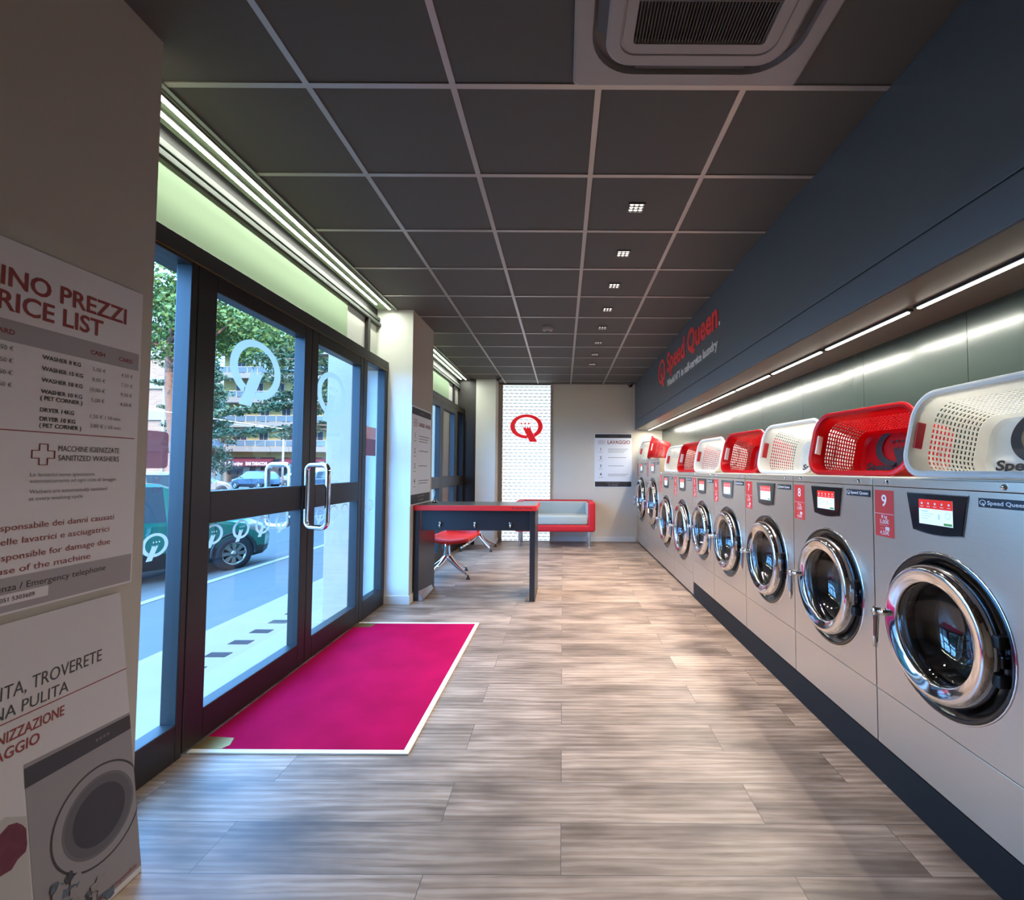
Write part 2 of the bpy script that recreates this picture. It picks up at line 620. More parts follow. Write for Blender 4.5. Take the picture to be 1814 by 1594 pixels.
    def text(s, t, u, v, h, mat, y=-0.0015, align='L', bold=0.0, w=None, th=0.0, mirror=False, shear=0.0, T=None):
        vs, fs = text_geo(t, bold)
        if not vs:
            return s
        k = h / CAP
        x0, x1 = min(p[0] for p in vs), max(p[0] for p in vs)
        kx = k if w is None else w / (x1 - x0)
        W = (x1 - x0) * kx
        o = {'L': 0, 'C': -W / 2, 'R': -W}[align]
        sg = -1 if mirror else 1
        out = [(u + sg * (o + (p[0] - x0) * kx + shear * p[1] * k), y, v + p[1] * k) for p in vs]
        ff = [tuple(reversed(f)) for f in fs] if mirror else list(fs)
        if th:
            n = len(out)
            ec = {}
            for f in ff:
                for a, b in zip(f, f[1:] + f[:1]):
                    ec[(a, b)] = 1
            side = [(a, n + a, n + b, b) for (a, b) in ec if (b, a) not in ec]
            out = out + [(p[0], p[1] + th, p[2]) for p in out]
            ff = ff + side
        return s.add(out, ff, mat, False, T)

    def emblem(s, u, v, w, mat, y=-0.0015, th=0.0, mirror=False, T=None, dots=True, lean=0.0):
        """a ring with a three-pronged tail and three dots, w wide"""
        sg = -1 if mirror else 1
        n, m = 96, 4
        tail = [(0.33, -0.475), (0.15, -0.12), (0.105, 0.01), (0.07, -0.06), (0.04, 0.0), (0.0, -0.07), (-0.05, 0.0), (-0.075, -0.05), (-0.12, 0.0), (-0.12, -0.02), (-0.02, -0.22), (0.10, -0.475)]

        def covered(a, c):
            t_, k = False, len(tail) - 1
            for q in range(len(tail)):
                (xa, za), (xb, zb) = tail[q], tail[k]
                if (za > c) != (zb > c) and a < (xb - xa) * (c - za) / (zb - za) + xa:
                    t_ = not t_
                k = q
            return t_
        P2 = []
        for i in range(m + 1):
            f = i / m
            for k in range(n):
                t = 2 * PI * k / n
                P2.append(((0.5 + (0.36 - 0.5) * f) * math.cos(t), 0.005 * f + (0.373 + (0.283 - 0.373) * f) * math.sin(t)))
        fs = []
        for i in range(m):
            for k in range(n):
                k2 = (k + 1) % n
                f = (i * n + k, i * n + k2, (i + 1) * n + k2, (i + 1) * n + k)
                if not covered(sum(P2[q][0] for q in f) / 4, sum(P2[q][1] for q in f) / 4):
                    fs.append(f)
        vs = [(u + sg * w * a, y, v + w * c) for a, c in P2]
        if mirror:
            fs = [tuple(reversed(f)) for f in fs]
        if th:
            m0 = len(vs)
            vs += [(p[0], p[1] + th, p[2]) for p in vs]
            fs += [((k + 1) % n, k, m0 + k, m0 + (k + 1) % n) for k in range(n)]
            fs += [(m * n + k, m * n + (k + 1) % n, m0 + m * n + (k + 1) % n, m0 + m * n + k) for k in range(n)]
        s.add(vs, fs, mat, False, T)
        pts = [(u + sg * w * a, v + w * c) for a, c in tail]
        if mirror:
            pts.reverse()
        s.flat(pts, y - 0.0004, mat, th, T)
        if dots:
            for a in (-0.155, -0.045, 0.065):
                s.flat([(u + sg * w * a + w * 0.028 * math.cos(t * PI / 6), v + w * 0.09 + w * 0.028 * math.sin(t * PI / 6)) for t in range(12)], y - 0.0004, mat, th, T)
        return s

    def build(s, name, parent=None, **props):
        me = bpy.data.meshes.new(name)
        me.from_pydata([tuple(v) for v in s.v], [], s.f)
        for m in s.mats:
            me.materials.append(m)
        me.polygons.foreach_set('material_index', s.m)
        me.polygons.foreach_set('use_smooth', s.sm)
        me.update()
        o = bpy.data.objects.new(name, me)
        COL.objects.link(o)
        if parent is not None:
            o.parent = parent
        for k, v in props.items():
            o[k] = v
        return o


def thing(name, label, cat, loc=(0, 0, 0), rot=(0, 0, 0), group=None):
    o = bpy.data.objects.new(name, None)
    o.empty_display_size = 0.1
    COL.objects.link(o)
    o.location = loc
    o.rotation_euler = rot
    o['label'] = label
    o['category'] = cat
    if group:
        o['group'] = group
    return o


def tag(o, label, cat, group=None):
    o['label'] = label
    o['category'] = cat
    if group:
        o['group'] = group
    return o


def struct(mb, name, parent=None):
    o = mb.build(name, parent)
    if parent is None:
        o['kind'] = 'structure'
    return o


def copy_tree(o, parent=None):
    c = o.copy()
    COL.objects.link(c)
    if parent is not None:
        c.parent = parent
    for ch in list(o.children):
        copy_tree(ch, c)
    return c


LW = (0, 0, PI / 2)      # things on the window side: local x = world y, local -y looks into the room
RW = (0, 0, -PI / 2)     # things on the machine side: local x = world -y, local -y looks into the room

# ------------------------------------------------------------------ room shell
H = 2.92
YB = 8.82
YF = -1.6
XC = -1.505   # faces of the two columns on the window side
XD = -1.745   # inner face of the door frames
XS = 1.345    # bulkhead face
XM = 1.37     # machine fronts
XW = 1.85     # back panel above the machines

struct(MB().box(-1.95, 2.0, YF - 0.1, YB + 0.1, -0.12, 0, 'floor'), 'floor')
struct(MB().box(-1.70, 2.0, YF - 0.1, YB + 0.1, H, H + 0.12, 'ceil'), 'ceiling')
struct(MB().box(-1.97, 2.0, YB, YB + 0.12, 0, H, 'beige_lit'), 'wall_back')
struct(MB().box(-1.97, 2.0, YF - 0.12, YF, 0, H, 'beige'), 'wall_front')
# machine side: bulkhead, its underside and the panelled wall behind the machines
b = MB()
b.box(XS, 2.0, YF, YB, 2.222, H, 'fascia', 0.002)
b.box(XS, 2.0, YF, YB, 2.072, 2.216, 'fascia', 0.002)
b.box(XS + 0.006, 1.99, YF, YB, 2.2, 2.24, 'dark')
b.box(XS + 0.004, 1.99, YF, YB, 2.066, 2.074, 'under')
struct(b, 'trim_1')
b = MB()
yy = YF
seams = [YF, -0.79, -0.05, 0.69, 1.42, 2.15, 2.90, 3.64, 4.38, 5.12, 5.86, 6.60, 7.34, 8.08, YB]
for a, c in zip(seams[:-1], seams[1:]):
    b.box(XW, 1.90, a + 0.0015, c - 0.0015, 0, 2.066, 'panel')
b.box(1.88, 2.0, YF, YB, 0, 2.066, 'dark')
struct(b, 'wall_right')

# ceiling grid
b = MB()
gx = [-1.067 + 0.604 * k for k in range(4)]
gy = [1.905 + 0.5985 * k for k in range(-5, 12)]
for x in gx:
    b.box(x - 0.013, x + 0.013, YF, YB, H - 0.006, H, 'grid')
for y in gy:
    b.box(-1.67, XS, y - 0.013, y + 0.013, H - 0.0055, H, 'grid')
struct(b, 'trim_2')

# columns on the window side
struct(MB().box(-1.97, XC, YF, 1.715, 0, H, 'beige'), 'wall_left')
b = MB()
b.box(-1.97, XC, 4.70, 5.45, 0, H, 'beige')
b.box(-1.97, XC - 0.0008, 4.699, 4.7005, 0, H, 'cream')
struct(b, 'wall_pillar')
b = MB()
b.box(-1.545, -1.195, 8.38, YB, 0, H, 'beige')
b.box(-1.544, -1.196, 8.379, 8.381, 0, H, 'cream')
b.box(-1.97, -1.545, 8.40, YB, 0, H, 'frame')
struct(b, 'wall_corner')
b = MB()
b.box(-1.77, XC + 0.012, 4.688, 4.70, 0, 0.085, 'skirt', 0.003)
b.box(XC, XC + 0.012, 4.70, 5.45, 0, 0.085, 'skirt', 0.003)
struct(b, 'baseboard_pillar')
b = MB()
b.box(-0.225, 1.36, YB - 0.013, YB, 0, 0.085, 'skirt', 0.003)
b.box(-1.545, -1.183, 8.367, 8.38, 0, 0.085, 'skirt', 0.003)
b.box(-1.195, -1.183, 8.38, YB - 0.013, 0, 0.085, 'skirt', 0.003)
struct(b, 'baseboard_back')

# cove and shutter box above the doors
b = MB()
for (y0, y1) in ((1.715, 4.70), (5.45, 8.40)):
    b.box(-1.97, -1.67, y0, y1, H + 0.001, H + 0.12, 'mint')
    b.box(-1.675, -1.655, y0, y1, H - 0.012, H + 0.02, 'alu')
    b.box(-1.97, -1.865, y0, y1, 2.83, H + 0.001, 'dark')
    b.box(-1.97, -1.835, y0, y1, 2.795, 2.83, 'rail', 0.003)
    b.box(-1.97, -1.85, y0, y1, 2.775, 2.795, 'dark')
    b.box(-1.97, -1.825, y0, y1, 2.745, 2.775, 'rail', 0.003)
struct(b, 'trim_3')
b = MB()
for (y0, y1, y2, y3) in ((1.715, 4.0, 4.40, 4.70), (5.45, 7.62, 7.95, 8.40)):
    b.box(-1.97, -1.845, y0, y1, 2.385, 2.745, 'mint')
    b.box(-1.97, -1.865, y1, y2, 2.385, 2.745, 'cream')
    b.box(-1.97, -1.83, y2, y2 + 0.05, 2.385, 2.745, 'frame')
    b.box(-1.97, -1.87, y2 + 0.05, y3, 2.385, 2.745, 'cream')
struct(b, 'trim_4')

# ------------------------------------------------------------------ doors and side lights (local x = world y, local y = -(world x - XD))
D0, D1 = 0.0, 0.075


def frame_box(b, y0, y1, z0, z1, d0=D0, d1=D1, mat='frame', bev=0.004):
    b.box(y0, y1, d0, d1, z0, z1, mat, bev)


def at_window(o):
    o.location = (XD, 0, 0)
    o.rotation_euler = LW
    return o


def leaf(name, y0, y1, sl, sr):
    """a door leaf with an upper and a lower pane; sl, sr = stile widths"""
    b = MB()
    frame_box(b, y0, y0 + sl, 0.012, 2.295)
    frame_box(b, y1 - sr, y1, 0.012, 2.295)
    frame_box(b, y0 + sl, y1 - sr, 0.012, 0.162)
    frame_box(b, y0 + sl, y1 - sr, 1.052, 1.212)
    frame_box(b, y0 + sl, y1 - sr, 2.212, 2.295)
    d = at_window(struct(b, name))
    g = MB()
    for (z0, z1) in ((0.162, 1.052), (1.212, 2.212)):
        g.box(y0 + sl - 0.005, y1 - sr + 0.005, 0.034, 0.040, z0 - 0.005, z1 + 0.005, 'glass')
    g.build('pane', d)
    return d


def pull_handle(d, y):
    for s_, nm in ((-1, 'pull_handle'), (1, 'pull_handle')):
        b = MB()
        base = 0.0 if s_ < 0 else D1
        pts = []
        n0, n1 = base + s_ * 0.022, base + s_ * 0.195
        z0, z1 = 0.935, 1.352
        r = 0.042
        for (cx, cz, a0) in ((n1 - s_ * r, z0 + r, 0), (n1 - s_ * r, z1 - r, 1), (n0 + s_ * r, z1 - r, 2), (n0 + s_ * r, z0 + r, 3)):
            for k in range(6):
                t = -PI / 2 + a0 * PI / 2 + k * PI / 10
                pts.append((y + (cx + s_ * r * math.cos(t) - base) * (0.35 if s_ < 0 else -0.2) * -s_, cx + s_ * r * math.cos(t), cz + r * math.sin(t)))
        b.tube(pts, 0.0175, 'chrome', 12, closed=True)
        for z in (1.0, 1.285):
            b.tube([(y, base - s_ * 0.002, z), (y, n0, z)], 0.012, 'chrome', 12)
        b.build(nm, d, label='chrome loop pull handle')


def decals(d, name, big, small, mat='frost'):
    b = MB()
    for y in big:
        b.emblem(y, 1.895, 0.455, mat, 0.0325, mirror=True)
    if big:
        b.build('frosted_emblem', d)
    b = MB()
    for y in small:
        b.emblem(y, 0.990, 0.138, mat, 0.0325, mirror=True)
    if small:
        b.build('frosted_emblem_row', d)


d1 = leaf('door_1', 2.235, 3.264, 0.125, 0.084)
pull_handle(d1, 3.205)
decals(d1, 'a', [2.735], [2.43, 2.64, 2.83, 3.02])
d2 = leaf('door_2', 3.268, 4.118, 0.086, 0.058)
decals(d2, 'b', [3.635], [3.50, 3.70, 3.89])


def fixed(name, y0, y1, sl, sr, midrail=False):
    b = MB()
    frame_box(b, y0, y0 + sl, 0.0, 2.30)
    frame_box(b, y1 - sr, y1, 0.0, 2.30)
    frame_box(b, y0 + sl, y1 - sr, 0.0, 0.165)
    frame_box(b, y0 + sl, y1 - sr, 2.285, 2.30)
    if midrail:
        frame_box(b, y0 + sl, y1 - sr, 1.052, 1.212)
    d = at_window(struct(b, name))
    g = MB()
    g.box(y0 + sl - 0.005, y1 - sr + 0.005, 0.034, 0.040, 0.16, 2.29, 'glass')
    g.build('pane', d)
    return d


w1 = fixed('window_1', 1.718, 2.231, 0.06, 0.037)
decals(w1, 'c', [], [1.885, 2.085])
b = MB()
pts = []
for (cx, cz, a0) in ((2.115, 1.345, -1), (2.115, 1.468, 0), (1.93, 1.468, 1), (1.93, 1.345, 2)):
    for k in range(5):
        t = a0 * PI / 2 + k * PI / 8
        pts.append((cx + 0.02 * math.cos(t), cz + 0.02 * math.sin(t)))
b.flat(pts, 0.0325, 'redfilm')
b.build('opening_hours_sticker', w1, label='translucent red rounded sticker')
w2 = fixed('window_2', 4.122, 4.697, 0.082, 0.077)
decals(w2, 'd', [], [4.22, 4.40])
b = MB()
b.rect(4.20, 4.50, 1.60, 1.71, 0.0325, 'orangefilm')
b.rect(4.20, 4.50, 1.445, 1.60, 0.0325, 'redfilm')
b.rect(4.19, 4.26, 1.33, 1.415, 0.0325, 'redfilm')
b.build('notice_sticker', w2, label='orange and red translucent notice')

d3 = leaf('door_3', 5.72, 6.812, 0.11, 0.10)
d4 = leaf('door_4', 6.816, 7.72, 0.10, 0.10)
decals(d3, 'e', [6.27], [5.95, 6.15, 6.35, 6.55])
w3 = fixed('window_3', 5.453, 5.716, 0.06, 0.05)
w4 = fixed('window_4', 7.724, 8.398, 0.10, 0.11, True)
b = MB()
for (y0, y1) in ((1.718, 4.697), (5.453, 8.398)):
    frame_box(b, y0, y1, 2.303, 2.385, -0.004, 0.20)
    b.box(y0, y1, -0.001, 0.0, 2.2965, 2.3025, 'brass')
at_window(struct(b, 'trim_5'))

# ------------------------------------------------------------------ LED strips in the cove
def cove_strip(y0, y1, x, z, label, group):
    t = thing('led_strip', label, 'light strip', (x, (y0 + y1) / 2, z), (0, 0, 0), group)
    L = (y1 - y0) / 2
    MB().box(-0.016, 0.016, -L, L, 0.0, 0.012, 'alu').build('profile', t)
    MB().box(-0.009, 0.009, -L, L, -0.006, 0.0, 'ledc', 0.002).build('diffuser', t, label='glowing white diffuser')
    ld = bpy.data.lights.new('strip_light', 'AREA')
    ld.shape = 'RECTANGLE'
    ld.size = 0.014
    ld.size_y = 2 * L
    ld.energy = P_COVE * (2 * L) / 3.0
    ld.color = LED_W
    lo = bpy.data.objects.new('strip_light', ld)
    COL.objects.link(lo)
    lo.parent = t
    lo.location = (0, 0, -0.008)
    return t


cove_strip(1.735, 4.64, -1.722, 2.905, 'bright LED strip along the ceiling edge above the entrance doors, nearer the tiles', 'cove strips')
cove_strip(1.735, 4.50, -1.800, 2.905, 'bright LED strip above the entrance doors, nearer the shutter box', 'cove strips')
cove_strip(5.47, 8.33, -1.722, 2.905, 'LED strip along the ceiling edge above the far doors, nearer the tiles', 'cove strips')
cove_strip(5.47, 8.30, -1.800, 2.905, 'LED strip above the far doors, nearer the shutter box', 'cove strips')

# LED strips under the bulkhead
ends = [1.376 + 0.7315 * k for k in range(11)]
ords = ['nearest the viewer', 'second from the near end', 'third from the near end', 'fourth from the near end', 'fifth from the near end',
        'fifth from the far end', 'fourth from the far end', 'third from the far end', 'second from the far end', 'deepest in the room']
for k in range(10):
    y0, y1 = ends[k] + 0.032, ends[k + 1] - 0.032
    t = thing('bulkhead_strip', 'warm white LED strip under the dark bulkhead, ' + ords[k], 'light strip', (1.575, (y0 + y1) / 2, 2.066), (0, 0, 0), 'LED strips over the machines')
    L = (y1 - y0) / 2
    MB().box(-0.014, 0.014, -L - 0.014, L + 0.014, -0.012, 0, 'blackm').build('profile', t)
    MB().box(-0.009, 0.009, -L, L, -0.018, -0.012, 'ledw', 0.002).build('diffuser', t, label='glowing warm diffuser')
    ld = bpy.data.lights.new('strip_light', 'AREA')
    ld.shape = 'RECTANGLE'
    ld.size = 0.014
    ld.size_y = 2 * L
    ld.energy = P_RIGHT
    ld.color = LED_R
    lo = bpy.data.objects.new('strip_light', ld)
    COL.objects.link(lo)
    lo.parent = t
    lo.location = (0, 0, -0.02)

# ceiling spots
for k in range(9):
    y = 2.812 + 0.612 * k
    nth = ['first', 'second', 'third', 'fourth', 'fifth', 'sixth', 'seventh', 'last', ''][k]
    t = thing('ceiling_spot', 'square recessed nine-lens LED spot in the dark ceiling, %s beyond the air conditioner' % nth, 'ceiling light', (0.437, y, H), (0, 0, 0), 'ceiling spots in a row')
    if k == 8:      # added out of view over the near corner, to brighten the price list wall
        t.location = (-0.72, 0.15, H)
        t['label'] = 'unseen added nine-lens LED spot over the near corner, to brighten the price list wall'
    b = MB()
    for (x0, x1, y0, y1) in ((-0.05, 0.05, -0.05, -0.044), (-0.05, 0.05, 0.044, 0.05), (-0.05, -0.044, -0.044, 0.044), (0.044, 0.05, -0.044, 0.044), (-0.0165, -0.0125, -0.044, 0.044), (0.0125, 0.0165, -0.044, 0.044), (-0.044, 0.044, -0.0165, -0.0125), (-0.044, 0.044, 0.0125, 0.0165)):
        b.box(x0, x1, y0, y1, -0.010, -0.0005, 'acd')
    b.build('bezel', t)
    b = MB()
    for i in (-1, 0, 1):
        for j in (-1, 0, 1):
            b.disc((i * 0.029, j * 0.029, -0.003), 0.011, 'ledd', 'Z', 12)
    b.build('lens_array', t, label='nine glowing lenses')
    ld = bpy.data.lights.new('spot_light', 'SPOT')
    ld.energy = P_SPOT if k < 8 else 34.0
    ld.spot_size = math.radians(98)
    ld.spot_blend = 1.0
    ld.shadow_soft_size = 0.05
    ld.color = LED_D
    lo = bpy.data.objects.new('spot_light', ld)
    COL.objects.link(lo)
    lo.parent = t
    lo.location = (0, 0, -0.015)

# smoke detector and dome cameras
t = thing('smoke_detector', 'round grey smoke detector on the dark ceiling tiles', 'smoke detector', (-0.178, 5.27, H))
MB().lathe([(0.001, -0.045), (0.03, -0.045), (0.055, -0.036), (0.062, -0.016), (0.062, 0)], (0, 0, 0), 'acw', 'Z', 24).build('housing', t)
MB().lathe([(0.022, -0.052), (0.03, -0.046), (0.03, -0.044)], (0, 0, 0), 'acd', 'Z', 20).disc((0, 0, -0.052), 0.022, 'acd', 'Z', 20).build('sensor_cap', t)
for (x, y, w_) in ((-1.12, 8.16, 'by the far corner pillar'), (1.24, 8.70, 'in the corner by the bulkhead')):
    t = thing('dome_camera', 'small dark dome camera on the ceiling ' + w_, 'camera', (x, y, H))
    MB().lathe([(0.055, 0), (0.055, -0.022), (0.046, -0.03)], (0, 0, 0), 'acd', 'Z', 20).build('mount', t)
    MB().lathe([(0.045, -0.03), (0.042, -0.05), (0.028, -0.068), (0.001, -0.076)], (0, 0, 0), 'black', 'Z', 20).build('dome', t)

# ------------------------------------------------------------------ air conditioner cassette
def rrect(hx, hy, r, n=8, cx=0.0, cy=0.0):
    pts = []
    for (sx, sy, a0) in ((1, 1, 0), (-1, 1, 1), (-1, -1, 2), (1, -1, 3)):
        for k in range(n + 1):
            t = a0 * PI / 2 + k * PI / 2 / n
            pts.append((cx + sx * (hx - r) + r * math.cos(t), cy + sy * (hy - r) + r * math.sin(t)))
    return pts


def rings(b, loops, mat, smooth=True):
    """loops: list of (points, z): skin between successive closed loops"""
    vs, fs = [], []
    n = len(loops[0][0])
    for pts, z in loops:
        vs += [(p[0], p[1], z) for p in pts]
    for i in range(len(loops) - 1):
        for k in range(n):
            k2 = (k + 1) % n
            fs.append((i * n + k, i * n + k2, (i + 1) * n + k2, (i + 1) * n + k))
    b.add(vs, fs, mat, smooth)


t = thing('air_conditioner', 'grey square ceiling cassette air conditioner with slatted grille', 'air conditioner', (0.484, 1.42, H))
b = MB()
rings(b, [(rrect(0.45, 0.45, 0.02), 0.0), (rrect(0.45, 0.45, 0.02), -0.026), (rrect(0.44, 0.44, 0.02), -0.034), (rrect(0.385, 0.385, 0.17), -0.036), (rrect(0.38, 0.38, 0.17), -0.012)], 'acw', False)
b.build('frame', t)
b = MB()
rings(b, [(rrect(0.386, 0.386, 0.17), -0.013), (rrect(0.32, 0.32, 0.11), -0.012)], 'acd', False)
b.build('air_outlet', t, label='dark outlet slots around the grille')
for k in range(4):
    a = k * PI / 2
    bb = MB(Matrix.Rotation(a, 4, 'Z'))
    bb.add([(-0.21, 0.334, -0.035), (0.21, 0.334, -0.035), (0.21, 0.372, -0.020), (-0.21, 0.372, -0.020), (-0.21, 0.334, -0.039), (0.21, 0.334, -0.039), (0.21, 0.372, -0.024), (-0.21, 0.372, -0.024)],
           [(0, 1, 2, 3), (7, 6, 5, 4), (0, 4, 5, 1), (2, 6, 7, 3), (1, 5, 6, 2), (0, 3, 7, 4)], 'acd')
    bb.build('louvre', t)
b = MB()
rings(b, [(rrect(0.33, 0.33, 0.10), -0.012), (rrect(0.335, 0.335, 0.10), -0.044), (rrect(0.325, 0.325, 0.095), -0.05), (rrect(0.285, 0.285, 0.06), -0.05), (rrect(0.283, 0.283, 0.06), -0.045), (rrect(0.278, 0.278, 0.06), -0.045), (rrect(0.276, 0.276, 0.06), -0.05), (rrect(0.238, 0.238, 0.015), -0.05), (rrect(0.234, 0.234, 0.013), -0.03)], 'acw', False)
b.build('inner_panel', t)
b = MB()
b.box(-0.236, 0.236, -0.236, 0.236, -0.031, -0.028, 'dark')
for k in range(42):
    x = -0.228 + 0.456 * k / 41
    b.box(x - 0.0016, x + 0.0016, -0.235, 0.235, -0.046, -0.031, 'acd')
for y in (-0.08, 0.08):
    b.box(-0.235, 0.235, y - 0.003, y + 0.003, -0.047, -0.031, 'acd')
b.build('grille', t, label='dark intake grille of fine slats')

# ------------------------------------------------------------------ washers and dryers
EMB = 0.0


def washer(num, y0, y1, zb, zt, rs, zc, seam, label, group, kg, p1, p2):
    """built facing local -y; y0, y1 = extent along the wall"""
    w = (y1 - y0) - 0.004
    hw = w / 2
    t = thing('washing_machine', label, 'washing machine', (XM, (y0 + y1) / 2, zb), RW, group)
    h = zt - zb
    dep = 0.475
    zc_, seam_ = zc - zb, seam - zb
    strip = h - 0.033
    # shell
    b = MB()
    b.box(-hw, -hw + 0.006, 0.004, dep, 0, h - 0.002, 'steel')
    b.box(hw - 0.006, hw, 0.004, dep, 0, h - 0.002, 'steel')
    b.box(-hw + 0.006, hw - 0.006, dep - 0.006, dep, 0.006, h - 0.006, 'dark')
    b.box(-hw + 0.006, hw - 0.006, 0.004, dep, 0, 0.006, 'dark')
    b.box(-hw, hw, 0.003, dep, h - 0.003, h, 'steel')
    # front sheet with the round opening
    n = 64
    ro = 0.282 * rs
    zl, zh = seam_ + 0.0015, strip - 0.0015
    x0, x1 = -hw + 0.0015, hw - 0.0015
    circ, outer = [], []
    for k in range(n):
        a = 2 * PI * k / n
        cx, cz = math.cos(a), math.sin(a)
        circ.append((ro * cx, zc_ + ro * cz))
        tx = (x1 if cx > 0 else x0) / cx if abs(cx) > 1e-9 else 1e9
        tz = ((zh - zc_) if cz > 0 else (zl - zc_)) / cz if abs(cz) > 1e-9 else 1e9
        q = min(tx, tz)
        outer.append((q * cx, zc_ + q * cz))
    vs = [(p[0], 0, p[1]) for p in outer] + [(p[0], 0, p[1]) for p in circ] + [(p[0], 0.012, p[1]) for p in circ] + [(p[0], 0.012, p[1]) for p in outer]
    fs = []
    for k in range(n):
        k2 = (k + 1) % n
        fs.append((k, k2, n + k2, n + k))
        fs.append((n + k, n + k2, 2 * n + k2, 2 * n + k))
        fs.append((3 * n + k, 3 * n + k2, k2, k))
    b.add(vs, fs, 'steel')
    for (xa, za) in ((x0, zl), (x1, zl), (x1, zh), (x0, zh)):      # corners left over by the ray cast
        pa = sorted([p for p in outer], key=lambda p: (p[0] - xa) ** 2 + (p[1] - za) ** 2)[:12]
        ca = [p for p in pa if abs(p[0] - xa) < 1e-6]
        cb = [p for p in pa if abs(p[1] - za) < 1e-6]
        if ca and cb:
            q1 = min(ca, key=lambda p: abs(p[1] - za))
            q2 = min(cb, key=lambda p: abs(p[0] - xa))
            tri = [(xa, 0, za), (q1[0], 0, q1[1]), (q2[0], 0, q2[1])]
            nn = (Vector(tri[1]) - Vector(tri[0])).cross(Vector(tri[2]) - Vector(tri[0]))
            b.add(tri, [(0, 1, 2) if nn.y < 0 else (0, 2, 1)], 'steel')
    b.build('cabinet', t)
    # lower sheet, top strip with two screws
    MB().box(-hw + 0.0015, hw - 0.0015, 0, 0.012, 0.001, seam_ - 0.0015, 'steel', 0.0015).build('lower_panel', t)
    b = MB()
    b.box(-hw + 0.0005, hw - 0.0005, -0.002, 0.012, strip + 0.0015, h, 'steel', 0.0015)
    st = b.build('top_strip', t)
    for sx in (-1, 1):
        b = MB()
        b.lathe([(0.001, -0.010), (0.005, -0.0095), (0.009, -0.006), (0.0105, -0.002)], (sx * hw * 0.74, 0, strip + 0.017), 'chrome', 'Y', 16)
        b.box(sx * hw * 0.74 - 0.006, sx * hw * 0.74 + 0.006, -0.0108, -0.009, strip + 0.016, strip + 0.018, 'dark')
        b.build('screw', st)
    # black bowl round the door
    b = MB()
    prof = [(0.286 * rs, -0.004), (0.280 * rs, -0.007), (0.268 * rs, -0.002), (0.255 * rs, 0.012), (0.235 * rs, 0.024), (0.19 * rs, 0.030), (0.172 * rs, 0.032)]
    b.lathe(prof, (0, 0, zc_), 'black', 'Y', 56)
    b.lathe([(0.172 * rs, 0.032), (0.166 * rs, 0.07), (0.17 * rs, 0.11)], (0, 0, zc_), 'rubber', 'Y', 48)
    b.box(0.19 * rs, 0.262 * rs, -0.02, 0.02, zc_ - 0.02, zc_ + 0.02, 'black', 0.006)
    b.build('door_surround', t, label='glossy black door surround')
    MB().lathe([(0.284 * rs, 0.0), (0.288 * rs, -0.005), (0.292 * rs, 0.0)], (0, 0, zc_), 'chrome', 'Y', 56).build('chrome_rim', t)
    b = MB()
    b.lathe([(0.17 * rs, 0.11), (0.235 * rs, 0.112), (0.235 * rs, 0.44)], (0, 0, zc_), 'drum', 'Y', 40)
    b.lathe([(0.235 * rs, 0.44), (0.09 * rs, 0.45), (0.001, 0.44)], (0, 0, zc_), 'drum', 'Y', 40)
    for k in range(3):
        a = k * 2 * PI / 3 + 0.5
        T_ = Matrix.Translation((0, 0, zc_)) @ Matrix.Rotation(a, 4, 'Y')
        b.box(0.19 * rs, 0.234 * rs, 0.13, 0.42, -0.02, 0.02, 'drum', 0.008, T=T_)
    b.build('drum', t, label='steel drum with three lifters')
    # door: chrome ring, glass bowl, lever
    dr = MB()
    c = (0.008, 0, zc_ + 0.006)
    dr.lathe([(0.174 * rs, -0.020), (0.175 * rs, -0.040), (0.178 * rs, -0.045), (0.183 * rs, -0.047), (0.200 * rs, -0.052), (0.215 * rs, -0.056), (0.223 * rs, -0.057), (0.231 * rs, -0.053), (0.238 * rs, -0.042), (0.241 * rs, -0.026), (0.242 * rs, -0.006), (0.236 * rs, 0.006), (0.20 * rs, 0.012), (0.176 * rs, 0.0), (0.174 * rs, -0.020)], c, 'chrome', 'Y', 64)
    d = dr.build('door', t, label='round chrome-ringed door')
    MB().lathe([(0.178 * rs, -0.034), (0.170 * rs, -0.030), (0.150 * rs, 0.0), (0.13 * rs, 0.05), (0.08 * rs, 0.072), (0.001, 0.078)], c, 'dglass', 'Y', 48).build('door_glass', d, label='dark glass bowl')
    b = MB()
    hx, hz = -0.243 * rs, zc_ + 0.012
    b.tube([(-0.19 * rs, -0.055, hz + 0.004), (-0.215 * rs, -0.068, hz + 0.002), (hx, -0.072, hz)], [0.013, 0.012, 0.012], 'chrome', 12)
    b.tube([(hx, -0.072, hz + 0.016), (hx - 0.004, -0.074, hz - 0.02), (hx - 0.002, -0.078, hz - 0.10), (hx + 0.002, -0.082, hz - 0.145)], [0.013, 0.013, 0.011, 0.010], 'chrome', 12)
    b.lathe([(0.001, -0.09), (0.012, -0.088), (0.016, -0.08), (0.016, -0.06)], (hx, 0, hz), 'chrome', 'Y', 16)
    b.build('lever_handle', d, label='chrome lever handle')
    for dz in (-0.06, 0.06):
        MB().box(0.232 * rs, 0.262 * rs, -0.030, 0.01, zc_ + dz - 0.02, zc_ + dz + 0.02, 'blackm', 0.006).build('hinge', d)
    # control panel
    b = MB()
    k = rs ** 0.5
    pt = strip - 0.020
    wl, wr, hl, hr, ph = -0.147 * k, 0.133 * k, -0.118 * k, 0.107 * k, 0.137 * k
    bottom = []
    for q in range(13):
        f = q / 12
        bottom.append((hl + (hr - hl) * f, pt - ph - 0.010 * math.sin(PI * f)))
    outline = bottom + [(wr, pt), (wl, pt)]
    b.flat(outline, -0.006, 'black', 0.008)
    ctr = ((wl + wr) / 2, pt - ph / 2)
